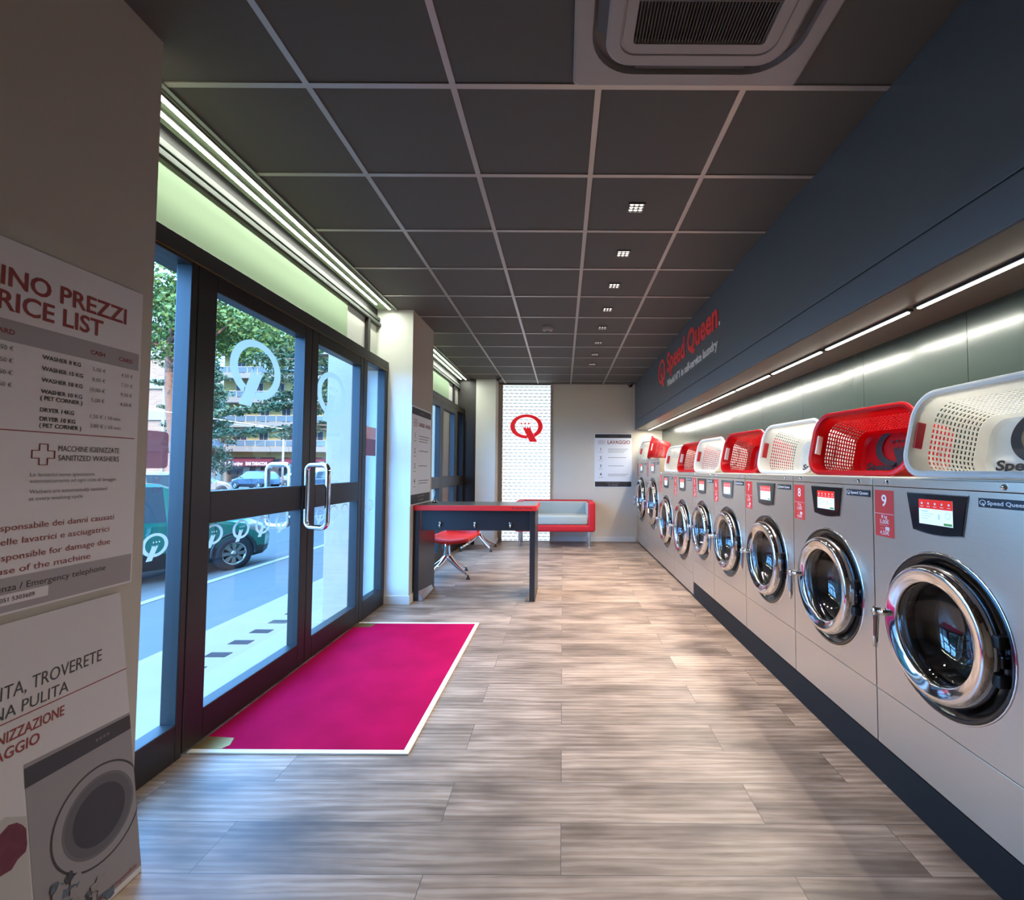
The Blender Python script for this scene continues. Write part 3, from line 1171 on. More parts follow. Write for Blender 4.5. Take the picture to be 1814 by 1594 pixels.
    rim = [(ctr[0] + (p[0] - ctr[0]) * 1.022, ctr[1] + (p[1] - ctr[1]) * 1.045) for p in outline]
    b.flat(rim, -0.0035, 'satin', 0.0045)
    cp = b.build('control_panel', t, label='black tapered control panel')
    sx0, sx1, sz1, sz0 = -0.083 * k, 0.074 * k, pt - 0.020 * k, pt - 0.112 * k
    b = MB()
    b.rect(sx0, sx1, sz0, sz1, -0.0068, 'screen')
    b.rect(sx0, sx1, sz1 - 0.034 * k, sz1, -0.0072, 'screenr')
    for q in range(5):
        xx = sx0 + (sx1 - sx0) * (0.1 + 0.2 * q)
        b.disc((xx, -0.0075, sz1 - 0.015 * k), 0.0045 * k, 'whitep', 'Y', 10)
        b.rect(xx - 0.008 * k, xx + 0.008 * k, sz1 - 0.027 * k, sz1 - 0.025 * k, -0.0075, 'whitep')
    b.rect(sx0 + 0.012, sx0 + 0.045, sz0 + 0.050 * k - 0.004, sz0 + 0.050 * k, -0.0073, 'screenb')
    for q in range(3):
        b.rect(sx0 + 0.012, sx0 + 0.070 - 0.012 * q, sz0 + (0.038 - 0.009 * q) * k, sz0 + (0.040 - 0.009 * q) * k, -0.0073, 'screenb')
    b.rect(sx0 + 0.092 * k, sx0 + 0.100 * k, sz0 + 0.022 * k, sz0 + 0.040 * k, -0.0073, 'screenb')
    b.ring((sx1 - 0.022 * k, sz0 + 0.038 * k), 0.012 * k, 0.010 * k, -0.0073, 'screenb', 1, 20)
    b.rect(sx1 - 0.040 * k, sx1 - 0.003 * k, sz0 + 0.003 * k, sz0 + 0.011 * k, -0.0073, 'screeng')
    b.build('touch_screen', cp, label='lit touch screen with a red header')
    # name badge
    b = MB()
    bx0 = 0.174 * k if num >= 3 else 0.25
    bx1 = min(bx0 + 0.170 * k, hw - 0.008)
    bz1 = pt - 0.001
    b.box(bx0, bx1, -0.004, 0.0, bz1 - 0.030 * k, bz1, 'navy', 0.0015)
    bd = b.build('name_badge', t, label='dark badge with white lettering')
    b = MB()
    b.emblem(bx0 + 0.017 * k, bz1 - 0.0145 * k, 0.024 * k, 'whitep', -0.0046, dots=False)
    b.text('Speed Queen', bx0 + 0.034 * k, bz1 - 0.0205 * k, 0.0125 * k, 'whitep', -0.0046, bold=0.02, w=(bx1 - bx0) - 0.042 * k)
    b.build('lettering', bd)
    # price sticker
    sh = 0.197 * (1 if rs < 1.05 else 1.15)
    sw = 0.118
    ax = -hw + 0.012
    az1 = strip - 0.017
    b = MB()
    b.rect(ax, ax + sw, az1 - sh, az1, -0.0006, 'redprint', 0.0006)
    sk = b.build('price_sticker', t, label='red sticker numbered %d' % num)
    b = MB()
    cx = ax + sw / 2
    b.text(str(num), cx, az1 - sh * 0.34, sh * 0.24, 'whitep', -0.001, 'C', bold=0.012)
    b.rect(ax, ax + sw, az1 - sh * 0.51, az1 - sh * 0.503, -0.001, 'whitep')
    b.text(kg, cx, az1 - sh * 0.605, sh * 0.075, 'whitep', -0.001, 'C')
    b.text(p1, cx, az1 - sh * 0.72, sh * 0.085, 'whitep', -0.001, 'C')
    b.rect(ax + 0.03, ax + sw - 0.04, az1 - sh * 0.755, az1 - sh * 0.752, -0.001, 'whitep')
    b.rect(cx + 0.006, cx + 0.030, az1 - sh * 0.855, az1 - sh * 0.785, -0.001, 'whitep')
    b.rect(cx + 0.009, cx + 0.027, az1 - sh * 0.828, az1 - sh * 0.818, -0.0013, 'redprint')
    b.rect(cx - 0.026, cx - 0.002, az1 - sh * 0.822, az1 - sh * 0.818, -0.001, 'whitep')
    b.text(p2, cx, az1 - sh * 0.955, sh * 0.085, 'whitep', -0.001, 'C')
    b.build('printed_price', sk)
    return t


GW = 'stainless washers in a row'
spec = [
    (9, 1.376, 2.100, 0.165, 1.297, 1.0, 0.742, 0.393),
    (8, 2.100, 2.823, 0.165, 1.297, 1.0, 0.742, 0.393),
    (7, 2.823, 3.568, 0.165, 1.297, 1.0, 0.742, 0.393),
    (6, 3.568, 4.314, 0.165, 1.297, 1.0, 0.742, 0.393),
    (5, 4.314, 5.006, 0.165, 1.297, 1.0, 0.742, 0.393),
    (4, 5.006, 5.844, 0.030, 1.300, 1.18, 0.655, 0.245),
    (3, 5.844, 6.692, 0.030, 1.300, 1.18, 0.655, 0.245),
    (2, 6.692, 7.715, 0.030, 1.495, 1.36, 0.825, 0.290),
    (1, 7.715, 8.730, 0.030, 1.495, 1.36, 0.825, 0.290)]
for (num, y0, y1, zb, zt, rs, zc, seam) in spec:
    if num >= 5:
        lb = 'stainless front-loading washing machine with red sticker numbered %d, on the black plinth' % num
        a = ('8 kg', '5,00€', '4,50€')
    elif num >= 3:
        lb = 'larger stainless washing machine with red sticker numbered %d, standing on the floor' % num
        a = ('15 kg', '8,00€', '7,50€')
    else:
        lb = 'tallest kind of stainless washing machine with red sticker numbered %d, at the far end' % num
        a = ('18 kg', '10,00€', '9,50€')
    washer(num, y0, y1, zb, zt, rs, zc, seam, lb, GW, *a)
b = MB()
b.box(XM + 0.004, XW - 0.002, 1.30, 5.003, 0, 0.158, 'plinth', 0.003)
pl = tag(b.build('plinth'), 'long black plinth under the machines numbered five to nine', 'plinth')
b = MB()
for (num, y0, y1, zb, *_r2) in spec[:5]:
    for yy in (y0 + 0.05, y1 - 0.05):
        b.lathe([(0.012, 0.157), (0.012, 0.1645)], (XM + 0.035, yy, 0), 'satin', 'Z', 12)
b.build('levelling_screw', pl)
tag(MB().box(XM + 0.02, XW - 0.002, 5.008, 8.73, 0, 0.029, 'plinth').build('base_rail'), 'thin black base strip under the machines numbered one to four', 'base')
# pale shelf edge on the machine tops under the baskets
tag(MB().box(XM + 0.004, XW - 0.002, 1.376, 5.004, 1.2975, 1.3035, 'matedge', 0.002).build('top_board'), 'thin cream cover board lying on top of machines numbered five to nine', 'cover board')

# ------------------------------------------------------------------ laundry baskets
BL, BH, BD = 0.66, 0.345, 0.285


def basket(colour, ink, grip, label):
    t = thing('laundry_basket', label, 'laundry basket', (0, 0, 0), (0, 0, 0), 'laundry baskets on the machines')
    b = MB()
    N = 216

    def loop(ex, y):
        f = y / BD
        hx, hz, r = BL / 2 - 0.026 - 0.045 * f + ex, BH / 2 - 0.024 - 0.036 * f + ex, 0.085 - 0.02 * f + max(ex, 0)
        per = 4 * (hx - r) + 4 * (hz - r) + 2 * PI * r
        pts = []
        for k in range(N):
            d = per * k / N
            segs = [('l', hx - r), ('a', PI / 2 * r), ('l', 2 * (hz - r)), ('a', PI / 2 * r), ('l', 2 * (hx - r)), ('a', PI / 2 * r), ('l', 2 * (hz - r)), ('a', PI / 2 * r), ('l', hx - r)]
            x, z, ang = 0.0, -hz, 0.0
            for ty, ln in segs:
                q = min(d, ln)
                if ty == 'l':
                    x += q * math.cos(ang)
                    z += q * math.sin(ang)
                else:
                    th = q / r
                    cx, cz = x - r * math.sin(ang), z + r * math.cos(ang)
                    ang += th
                    x, z = cx + r * math.sin(ang), cz - r * math.cos(ang)
                d -= q
                if d <= 1e-9:
                    break
            pts.append((x, y, z))
        return pts
    prof = [(0.014, 0.026), (0.022, 0.016), (0.024, 0.006), (0.020, 0.0), (0.010, -0.002), (0.0, 0.002), (0.0, 0.045), (0.0, 0.075)]
    ys = []
    y = 0.075
    for k in range(12):
        y += 0.0075
        ys.append((y, True))
        y += 0.0062
        ys.append((y, False))
    prof2 = [(0.0, yy_) for yy_, _ in ys] + [(0.0, BD - 0.012), (-0.012, BD)]
    hole_rows = {}
    loops = prof + prof2
    vs, fs = [], []
    for ex, yv in loops:
        vs += loop(ex, yv)
    for i in range(len(loops) - 1):
        ishole = i >= len(prof) - 1 and (i - (len(prof) - 1)) < 24 and (i - (len(prof) - 1)) % 2 == 0
        for k in range(N):
            if ishole and k % 3 != 0:
                continue
            k2 = (k + 1) % N
            fs.append((i * N + k, (i + 1) * N + k, (i + 1) * N + k2, i * N + k2))
    n0 = (len(loops) - 1) * N
    fs.append(tuple(n0 + k for k in reversed(range(N))))
    b.add(vs, fs, colour, False)
    sh = b.build('shell', t)
    md = sh.modifiers.new('thickness', 'SOLIDIFY')
    md.thickness = 0.0028
    md.offset = 1.0
    for sx in (-1, 1):
        b = MB()
        xe = sx * (BL / 2 - 0.026 - 0.008)
        b.box(xe - 0.004, xe + 0.006, 0.014, 0.046, -0.052, 0.052, grip, 0.003)
        b.build('handle_grip', t, label='contrasting handle grip')
    b = MB()
    b.emblem(-0.03, 0.040, 0.29, ink, BD - 0.009)
    b.text('Speed Queen', 0.0, -0.086, 0.036, ink, BD - 0.009, 'C', bold=0.035, w=0.43)
    b.build('printed_logo', t, label='dark printed emblem and lettering')
    return t


bw = basket('bwhite', 'ink', 'red', 'x')
br_ = basket('bred', 'ink', 'white', 'x')
tilt = math.radians(12.0)
spots = [
    # y of the far (viewer's left) end, x of that end, height, yaw, colour, label
    (1.911, 1.385, 1.3037, 0.0, 'w', 'large white laundry basket at the near end, on machine nine'),
    (2.672, 1.395, 1.3037, 9.0, 'r', 'red laundry basket on machine eight, emblem inside and nearest of the reds'),
    (3.368, 1.395, 1.3037, 6.0, 'w', 'white laundry basket between two reds, on machine seven'),
    (4.151, 1.395, 1.3037, 7.0, 'r', 'red laundry basket on machine six'),
    (4.995, 1.395, 1.3037, 5.0, 'w', 'white laundry basket on machine five'),
    (5.715, 1.395, 1.3003, 6.0, 'r', 'red laundry basket on machine four'),
    (6.440, 1.395, 1.3003, 5.0, 'w', 'white laundry basket on machine three'),
    (7.500, 1.400, 1.4953, -13.0, 'r', 'red laundry basket turned askew on machine two'),
    (8.66, 1.395, 1.4953, 8.0, 'w', 'white laundry basket on machine one by the back wall')]
used = set()
for (ye, xe, zz, yaw, cc, lb) in spots:
    src = bw if cc == 'w' else br_
    o = src if cc not in used else copy_tree(src)
    used.add(cc)
    a = math.radians(yaw) - PI / 2
    o.rotation_euler = Euler((-tilt, 0, a), 'XYZ')
    R_ = Euler((-tilt, 0, a), 'XYZ').to_matrix()
    off = R_ @ Vector((-BL / 2, 0, 0))
    low = min((R_ @ Vector((x, y, z))).z for (x, y, z) in ((0, 0.006, -BH / 2), (0, BD, -BH / 2 + 0.024 + 0.036 + 0.012 - 0.0), (0, BD - 0.012, -BH / 2 + 0.024 + 0.036)))
    o.location = (xe - off.x, ye - off.y, zz - low + 0.002)
    o['label'] = lb

# ------------------------------------------------------------------ fascia lettering
t = thing('wall_lettering', 'red raised shop lettering with emblem and white slogan on the dark bulkhead', 'sign', (XS, 0, 0), RW)
b = MB()
b.emblem(-6.40, 2.66, 0.44, 'redsign', -0.007, th=0.006)
b.build('emblem', t, label='red round emblem')
b = MB()
b.text('Speed Queen', -6.06, 2.585, 0.225, 'redsign', -0.007, 'L', bold=0.028, w=1.99, th=0.006)
b.build('brand_lettering', t, label='bold red lettering')
b = MB()
b.text("World N°1 in self-service laundry", -6.07, 2.395, 0.085, 'whitep', -0.005, 'L', bold=0.012, w=1.98, th=0.004)
b.disc((-4.03, -0.005, 2.59), 0.02, 'whitep', 'Y', 14)
b.build('slogan', t, label='thin white lettering')

# ------------------------------------------------------------------ light box on the back wall
t = thing('light_box', 'tall glowing white light box with red emblem and rows of grey dashes', 'light box', (-0.675, YB - 0.002, 0))
b = MB()
for (x0, x1, z0, z1) in ((-0.452, -0.444, 0.0, 2.90), (0.444, 0.452, 0.0, 2.90), (-0.444, 0.444, 0.0, 0.012), (-0.444, 0.444, 2.89, 2.90)):
    b.box(x0, x1, -0.05, 0, z0, z1, 'alu')
b.build('casing', t)
MB().box(-0.444, 0.444, -0.046, -0.002, 0.012, 2.89, 'lightbox').build('lit_sheet', t, label='lit white sheet printed with dashes')
b = MB()
b.emblem(0.0, 2.118, 0.60, 'redlogo', -0.056, th=0.008)
b.build('emblem', t, label='red round emblem')

# ------------------------------------------------------------------ posters
def wash_poster(t, w, h, cool, head, red_icon=True):
    MB().box(-w / 2, w / 2, -0.004, 0, 0, h, cool).build('sheet', t)
    b = MB()
    b.rect(-w / 2 + 0.012, w / 2 - 0.012, h - 0.085, h - 0.015, -0.0046, 'ink')
    b.rect(-0.08, 0.08, h - 0.055, h - 0.050, -0.0052, 'inkg')
    b.build('header_band', t, label='black header band')
    b = MB()
    b.rect(-w / 2 + 0.012, w / 2 - 0.012, 0.010, 0.105, -0.0046, 'ink')
    b.text('051 530 6009', 0, 0.030, 0.022, 'paperg', -0.0052, 'C')
    b.rect(-0.12, 0.12, 0.077, 0.081, -0.0052, 'paperg')
    b.build('footer_band', t, label='black footer band')
    b = MB()
    b.text(head, -w * 0.15, h - 0.195, 0.062 if len(head) < 10 else 0.04, 'brownprint', -0.005, 'L', bold=0.02, w=w * 0.60)
    b.build('heading', t, label='red heading')
    b = MB()
    for q in range(3):
        x = -w * 0.37 + q * 0.042
        for r_ in range(2):
            b.ring((x, h - 0.185 + r_ * 0.04), 0.02, 0.016, -0.005, 'brownprint', 1, 16)
    b.build('heading_icon', t, label='red drum icon')
    b = MB()
    for q in range(4):
        z = h - 0.32 - q * 0.155
        b.text(str(q + 1), -w * 0.33, z, 0.05, 'ink', -0.005, 'C', bold=0.02)
        b.rect(-w * 0.39, -w * 0.27, z - 0.035, z - 0.030, -0.005, 'inkg')
        for r_ in range(3 if q in (0,) else 1 if q in (1, 2) else 2):
            b.rect(-w * 0.14, w * (0.40 - 0.06 * ((q + r_) % 3)), z + 0.022 - r_ * 0.028, z + 0.029 - r_ * 0.028, -0.005, 'inkg' if r_ else 'pr_mid')
    b.build('numbered_steps', t, label='numbered instructions in grey')


t = thing('instruction_poster', 'white washing instruction poster headed LAVAGGIO on the back wall', 'poster', (0.937, YB - 0.002, 1.0))
wash_poster(t, 0.70, 1.0, 'papercool', 'LAVAGGIO')
t = thing('instruction_poster', 'tall washing instruction poster on the side of the pillar, above the black table', 'poster', (XC + 0.0025, 5.03, 0.962), LW)
wash_poster(t, 0.70, 1.0, 'papercool', 'LAVAGGIO - WASHING')

# price list (local x = world y)
t = thing('price_poster', 'large white and grey price list poster on the near wall', 'poster', (XC + 0.002, 0, 0), LW)
MB().box(0.955, 1.668, -0.004, 0, 0.930, 1.945, 'paper', 0.001).build('sheet', t)
b = MB()
b.text('LISTINO PREZZI', 1.607, 1.818, 0.050, 'brownprint', -0.005, 'R', bold=0.018, w=0.490)
b.build('heading_line', t, label='bold dark red heading')
b = MB()
b.text('PRICE LIST', 1.527, 1.752, 0.050, 'brownprint', -0.005, 'R', bold=0.018, w=0.325)
b.build('heading_line', t, label='bold dark red heading')
b = MB()
b.rect(0.958, 1.660, 1.668, 1.727, -0.0046, 'paperg')
b.text('CARD', 1.281, 1.688, 0.013, 'brownprint', -0.0052, 'R', bold=0.02)
b.text('CASH', 1.537, 1.688, 0.013, 'brownprint', -0.0052, 'R', bold=0.02)
b.text('CARD', 1.636, 1.688, 0.013, 'brownprint', -0.0052, 'R', bold=0.02)
rows = [('WASHER 8 KG', '5,00 €', '4,50 €', 1.640), ('WASHER 15 KG', '8,00 €', '7,50 €', 1.607), ('WASHER 18 KG', '10,00 €', '9,50 €', 1.574), ('WASHER 10 KG', '5,00 €', '4,50 €', 1.541)]
for (a, p, q, z) in rows:
    b.text(a, 1.353, z, 0.0115, 'ink', -0.005, bold=0.02)
    b.text(p, 1.542, z - 0.004, 0.0115, 'inkg', -0.005, 'R')
    b.text(q, 1.640, z - 0.004, 0.0115, 'inkg', -0.005, 'R')
    b.text(q, 1.281, z + 0.004, 0.0115, 'inkg', -0.005, 'R')
b.text('( PET CORNER )', 1.353, 1.522, 0.0115, 'ink', -0.005, bold=0.02)
b.text('DRYER 14KG', 1.353, 1.488, 0.0115, 'ink', -0.005, bold=0.02)
b.text('1,50 € / 10 min', 1.498, 1.485, 0.0115, 'inkg', -0.005)
b.text('DRYER 10 KG', 1.353, 1.462, 0.0115, 'ink', -0.005, bold=0.02)
b.text('( PET CORNER )', 1.353, 1.443, 0.0115, 'ink', -0.005, bold=0.02)
b.text('2,00 € / 10 min', 1.498, 1.455, 0.0115, 'inkg', -0.005)
b.build('price_table', t, label='grey band with rows of prices')
b = MB()
b.rect(0.975, 1.655, 1.4275, 1.4305, -0.005, 'brownprint')
cx, cz, r1, r2 = 1.368, 1.365, 0.011, 0.030
pts = [(-r1, -r2), (r1, -r2), (r1, -r1), (r2, -r1), (r2, r1), (r1, r1), (r1, r2), (-r1, r2), (-r1, r1), (-r2, r1), (-r2, -r1), (-r1, -r1)]
b.tube([(cx + p[0], -0.0048, cz + p[1]) for p in pts], 0.0016, 'brownprint', 6, closed=True)
b.text('MACCHINE IGIENIZZATE', 1.408, 1.376, 0.0165, 'ink', -0.005, w=0.193)
b.text('SANITIZED WASHERS', 1.408, 1.348, 0.0165, 'ink', -0.005, w=0.193)
for q, s_ in enumerate(('Le lavatrici sono igienizzate', 'automaticamente ad ogni ciclo di lavaggio', 'Washers are automatically sanitized', 'at every washing cycle')):
    z = (1.302, 1.284, 1.254, 1.234)[q]
    b.text(s_, 1.336, z, 0.0105, 'inkg', -0.005, w=(0.185, 0.258, 0.228, 0.15)[q])
b.build('hygiene_notice', t, label='cross symbol and small text')
for rows_ in ((('responsabile dei danni causati', 1.592, 1.156, 0.345), ('delle lavatrici e asciugatrici', 1.577, 1.118, 0.318)),
              (('responsible for damage due', 1.582, 1.076, 0.33), ('use of the machine', 1.518, 1.040, 0.25))):
    b = MB()
    for (s_, xr, z, w_) in rows_:
        b.text(s_, xr, z, 0.0175, 'brownprint', -0.005, 'R', w=w_)
    b.build('liability_notice', t, label='red small print')
b = MB()
b.rect(0.958, 1.662, 0.937, 1.030, -0.0046, 'paperg')
b.text('Assistenza / Emergency telephone', 1.570, 0.993, 0.0175, 'ink', -0.0052, 'R', w=0.365)
b.rect(1.16, 1.398, 0.956, 0.985, -0.0050, 'paper')
b.text('051 5303609', 1.362, 0.965, 0.011, 'ink', -0.0056, 'R', bold=0.01)
b.build('telephone_band', t, label='grey band with telephone line')

# leaning board (local x = world y, tilted back)
th = math.atan(0.109 / 0.909)
t = thing('leaning_board', 'printed board with a washing machine picture leaning against the near wall', 'board', (-1.381, 0, 0.0), (-th, 0, PI / 2))
x0, x1 = 0.93, 1.618
MB().box(x0, x1, 0.0, 0.010, 0.002, 0.915, 'pr_board', 0.001).build('panel', t)
b = MB()
b.text('VISITA, TROVERETE', 1.537, 0.720, 0.0345, 'pr_dark', -0.0008, 'R', w=0.325, shear=0.12)
b.build('heading_line', t, label='slanted grey heading')
b = MB()
b.text('MACCHINA PULITA', 1.432, 0.672, 0.0300, 'pr_dark', -0.0008, 'R', w=0.335, shear=0.12)
b.build('heading_line', t, label='slanted grey heading')
b = MB()
b.rect(x0, x1, 0.6595, 0.6625, -0.0008, 'brownprint')
b.text('IGIENIZZAZIONE', 1.416, 0.611, 0.0265, 'brownprint', -0.0008, 'R', bold=0.015, w=0.215, shear=0.12)
b.text('LAVAGGIO', 1.348, 0.571, 0.0265, 'brownprint', -0.0008, 'R', bold=0.015, w=0.165, shear=0.12)
b.build('subheading', t, label='slanted red subheading')


def clip_disc(b, c, r, y, mat, xmax, r_in=0.0, zmin=0.004):
    n = 48
    vs, fs = [], []
    for k in range(n):
        a = 2 * PI * k / n
        for rr in (r, r_in):
            vs.append((min(c[0] + rr * math.cos(a), xmax), y, max(c[1] + rr * math.sin(a), zmin)))
    for k in range(n):
        k2 = (k + 1) % n
        fs.append((2 * k, 2 * k2, 2 * k2 + 1, 2 * k + 1))
    b.add(vs, fs, mat)


b = MB()
xm = x1 - 0.001
b.flat([(1.31, 0.02), (xm, 0.02), (xm, 0.516), (1.307, 0.533)], -0.0006, 'pr_lgrey')
b.flat([(1.306, 0.470), (xm, 0.463), (xm, 0.508), (1.307, 0.522)], -0.0009, 'pr_dark')
for q in range(4):
    b.rect(1.50 + q * 0.012, 1.508 + q * 0.012, 0.484, 0.492, -0.0011, 'pr_grey')
c = (1.497, 0.270)
clip_disc(b, c, 0.142, -0.0010, 'pr_dark', xm, 0.136)
clip_disc(b, c, 0.136, -0.0011, 'pr_lgrey', xm)
clip_disc(b, c, 0.112, -0.0012, 'pr_grey', xm)
clip_disc(b, c, 0.104, -0.0013, 'pr_mid', xm)
clip_disc(b, c, 0.082, -0.0015, 'pr_dark', xm)
b.build('washing_machine_picture', t, label='grey picture of a front loader')
b = MB()
b.flat([(0.935, 0.02), (1.305, 0.02), (1.305, 0.40), (1.26, 0.43), (0.935, 0.42)], -0.0006, 'pr_white')
rnd = random.Random(3)
for (cx, cz, r, mt, n_) in ((1.255, 0.35, 0.055, 'pr_plum', 18), (1.13, 0.33, 0.10, 'pr_plum', 20)):
    pts = []
    for k in range(n_):
        a = 2 * PI * k / n_
        q = r * (0.85 + 0.3 * rnd.random())
        pts.append((min(1.303, cx + q * math.cos(a)), cz + q * math.sin(a)))
    b.flat(pts, -0.0009, mt)
for q in range(90):
    cx, cz = rnd.uniform(1.28, 1.56), rnd.uniform(0.02, 0.23)
    if cz > 0.21 - abs(cx - 1.36) * 1.0:
        continue
    r = rnd.uniform(0.008, 0.024)
    pts = []
    for k in range(9):
        a = 2 * PI * k / 9
        qq = r * rnd.uniform(0.45, 1.2)
        pts.append((cx + qq * math.cos(a), max(0.006, cz + qq * math.sin(a))))
    b.flat(pts, -0.0016 - 0.00004 * q, ('pr_blue', 'pr_mid', 'pr_blue', 'pr_lgrey', 'pr_dark')[q % 5])
b.text('sempre disponibile', 1.60, 0.030, 0.013, 'brownprint', -0.003, 'R', shear=0.1)
b.build('laundry_picture', t, label='picture of folded laundry')

# ------------------------------------------------------------------ entrance mat
t = thing('entrance_mat', 'magenta red entrance mat with cream edging, set in the floor before the doors', 'mat', (-1.24, 3.2, 0))
xl, xr, yn, yf = -0.50, 0.53, -0.945, 0.935
MB().box(xl, xr - 0.03, yn + 0.028, yf - 0.028, 0.0, 0.007, 'mat', 0.002).build('carpet', t, label='red carpet')
b = MB()
b.box(xl, xr, yn, yn + 0.03, 0, 0.0085, 'matedge', 0.002)
b.box(xl, xr, yf - 0.03, yf, 0, 0.0085, 'matedge', 0.002)
b.box(xr - 0.03, xr, yn + 0.028, yf - 0.028, 0, 0.0085, 'matedge', 0.002)
b.build('edging', t, label='cream edging')
for (y, s_) in ((yn + 0.03, 1), (yf - 0.03, -1)):
    b = MB()
    pts = [(xl, y), (xl + 0.14, y), (xl + 0.16, y + s_ * 0.03), (xl + 0.14, y + s_ * 0.09), (xl + 0.05, y + s_ * 0.10), (xl, y + s_ * 0.10)]
    n = len(pts)
    vs = [(p[0], p[1], 0.0092) for p in pts] + [(p[0], p[1], 0.0) for p in pts]
    f0 = tuple(range(n)) if s_ > 0 else tuple(reversed(range(n)))
    b.add(vs, [f0] + [(k, n + k, n + (k + 1) % n, (k + 1) % n) for k in range(n)], 'brass')
    b.build('pivot_cover', t, label='worn brass plate at the door pivot')

# ------------------------------------------------------------------ folding table by the pillar
t = thing('folding_table', 'tall black table with red front edge standing against the pillar', 'table', (-0.877, 4.80, 0))
b = MB()
b.box(-0.625, 0.605, 0.002, 0.60, 0.925, 0.958, 'desktop', 0.002)
tp = b.build('tabletop', t)
b = MB()
b.box(-0.625, 0.605, -0.012, 0.002, 0.908, 0.960, 'redlam', 0.003)
b.box(0.605, 0.618, -0.012, 0.60, 0.908, 0.960, 'redlam', 0.003)
eb = b.build('edge_band', tp, label='red edge band')
b = MB()
b.text('Speed Queen', 0.575, 0.928, 0.016, 'ink', -0.0125, 'R', bold=0.02, w=0.17)
b.emblem(0.378, 0.936, 0.026, 'ink', -0.0125, dots=False)
b.build('lettering', eb)
b = MB()
b.box(-0.555, 0.545, 0.03, 0.048, 0.705, 0.925, 'desk', 0.002)
ap = b.build('apron', t)
for x in (-0.361, -0.008, 0.350):
    b = MB()
    b.lathe([(0.006, -0.030), (0.013, -0.026), (0.016, -0.014), (0.010, -0.005), (0.012, 0.0)], (x, 0.03, 0.782), 'chrome', 'Y', 14)
    b.tube([(x, 0.014, 0.776), (x, 0.0, 0.758), (x, 0.006, 0.738)], 0.009, 'chrome', 8)
    b.build('hook', ap, label='small chrome hook')
for (x0_, x1_) in ((-0.615, -0.565), (0.548, 0.602)):
    b = MB()
    b.box(x0_, x1_, 0.0, 0.60, 0.006, 0.925, 'desk', 0.002)
    pn = b.build('side_panel', t)
    b = MB()
    s_ = 1 if x0_ < 0 else -1
    xi = x1_ if x0_ < 0 else x0_
    b.box(x0_ - 0.004, x1_ + 0.004, -0.002, 0.602, 0.0, 0.006, 'satin')
    b.add([(xi, 0.01, 0.006), (xi, 0.50, 0.006), (xi + s_ * 0.045, 0.01, 0.006), (xi + s_ * 0.02, 0.50, 0.006), (xi, 0.01, 0.10), (xi, 0.5, 0.05)],
          [(0, 2, 3, 1), (2, 4, 5, 3), (0, 4, 2), (1, 3, 5), (0, 1, 5, 4)], 'satin')
    b.build('foot_bracket', pn, label='silver foot bracket')

# small chrome bell on the table top
tt = thing('service_bell', 'small chrome bell at the pillar end of the black table', 'bell', (-1.39, 5.18, 0.958))
MB().lathe([(0.03, 0), (0.03, 0.006), (0.024, 0.010)], (0, 0, 0), 'blackm', 'Z', 20).disc((0, 0, 0.01), 0.024, 'blackm', 'Z', 20).build('base', tt)
MB().lathe([(0.026, 0.011), (0.022, 0.026), (0.010, 0.036), (0.004, 0.038), (0.004, 0.046), (0.001, 0.048)], (0, 0, 0), 'chrome', 'Z', 20).build('dome', tt)

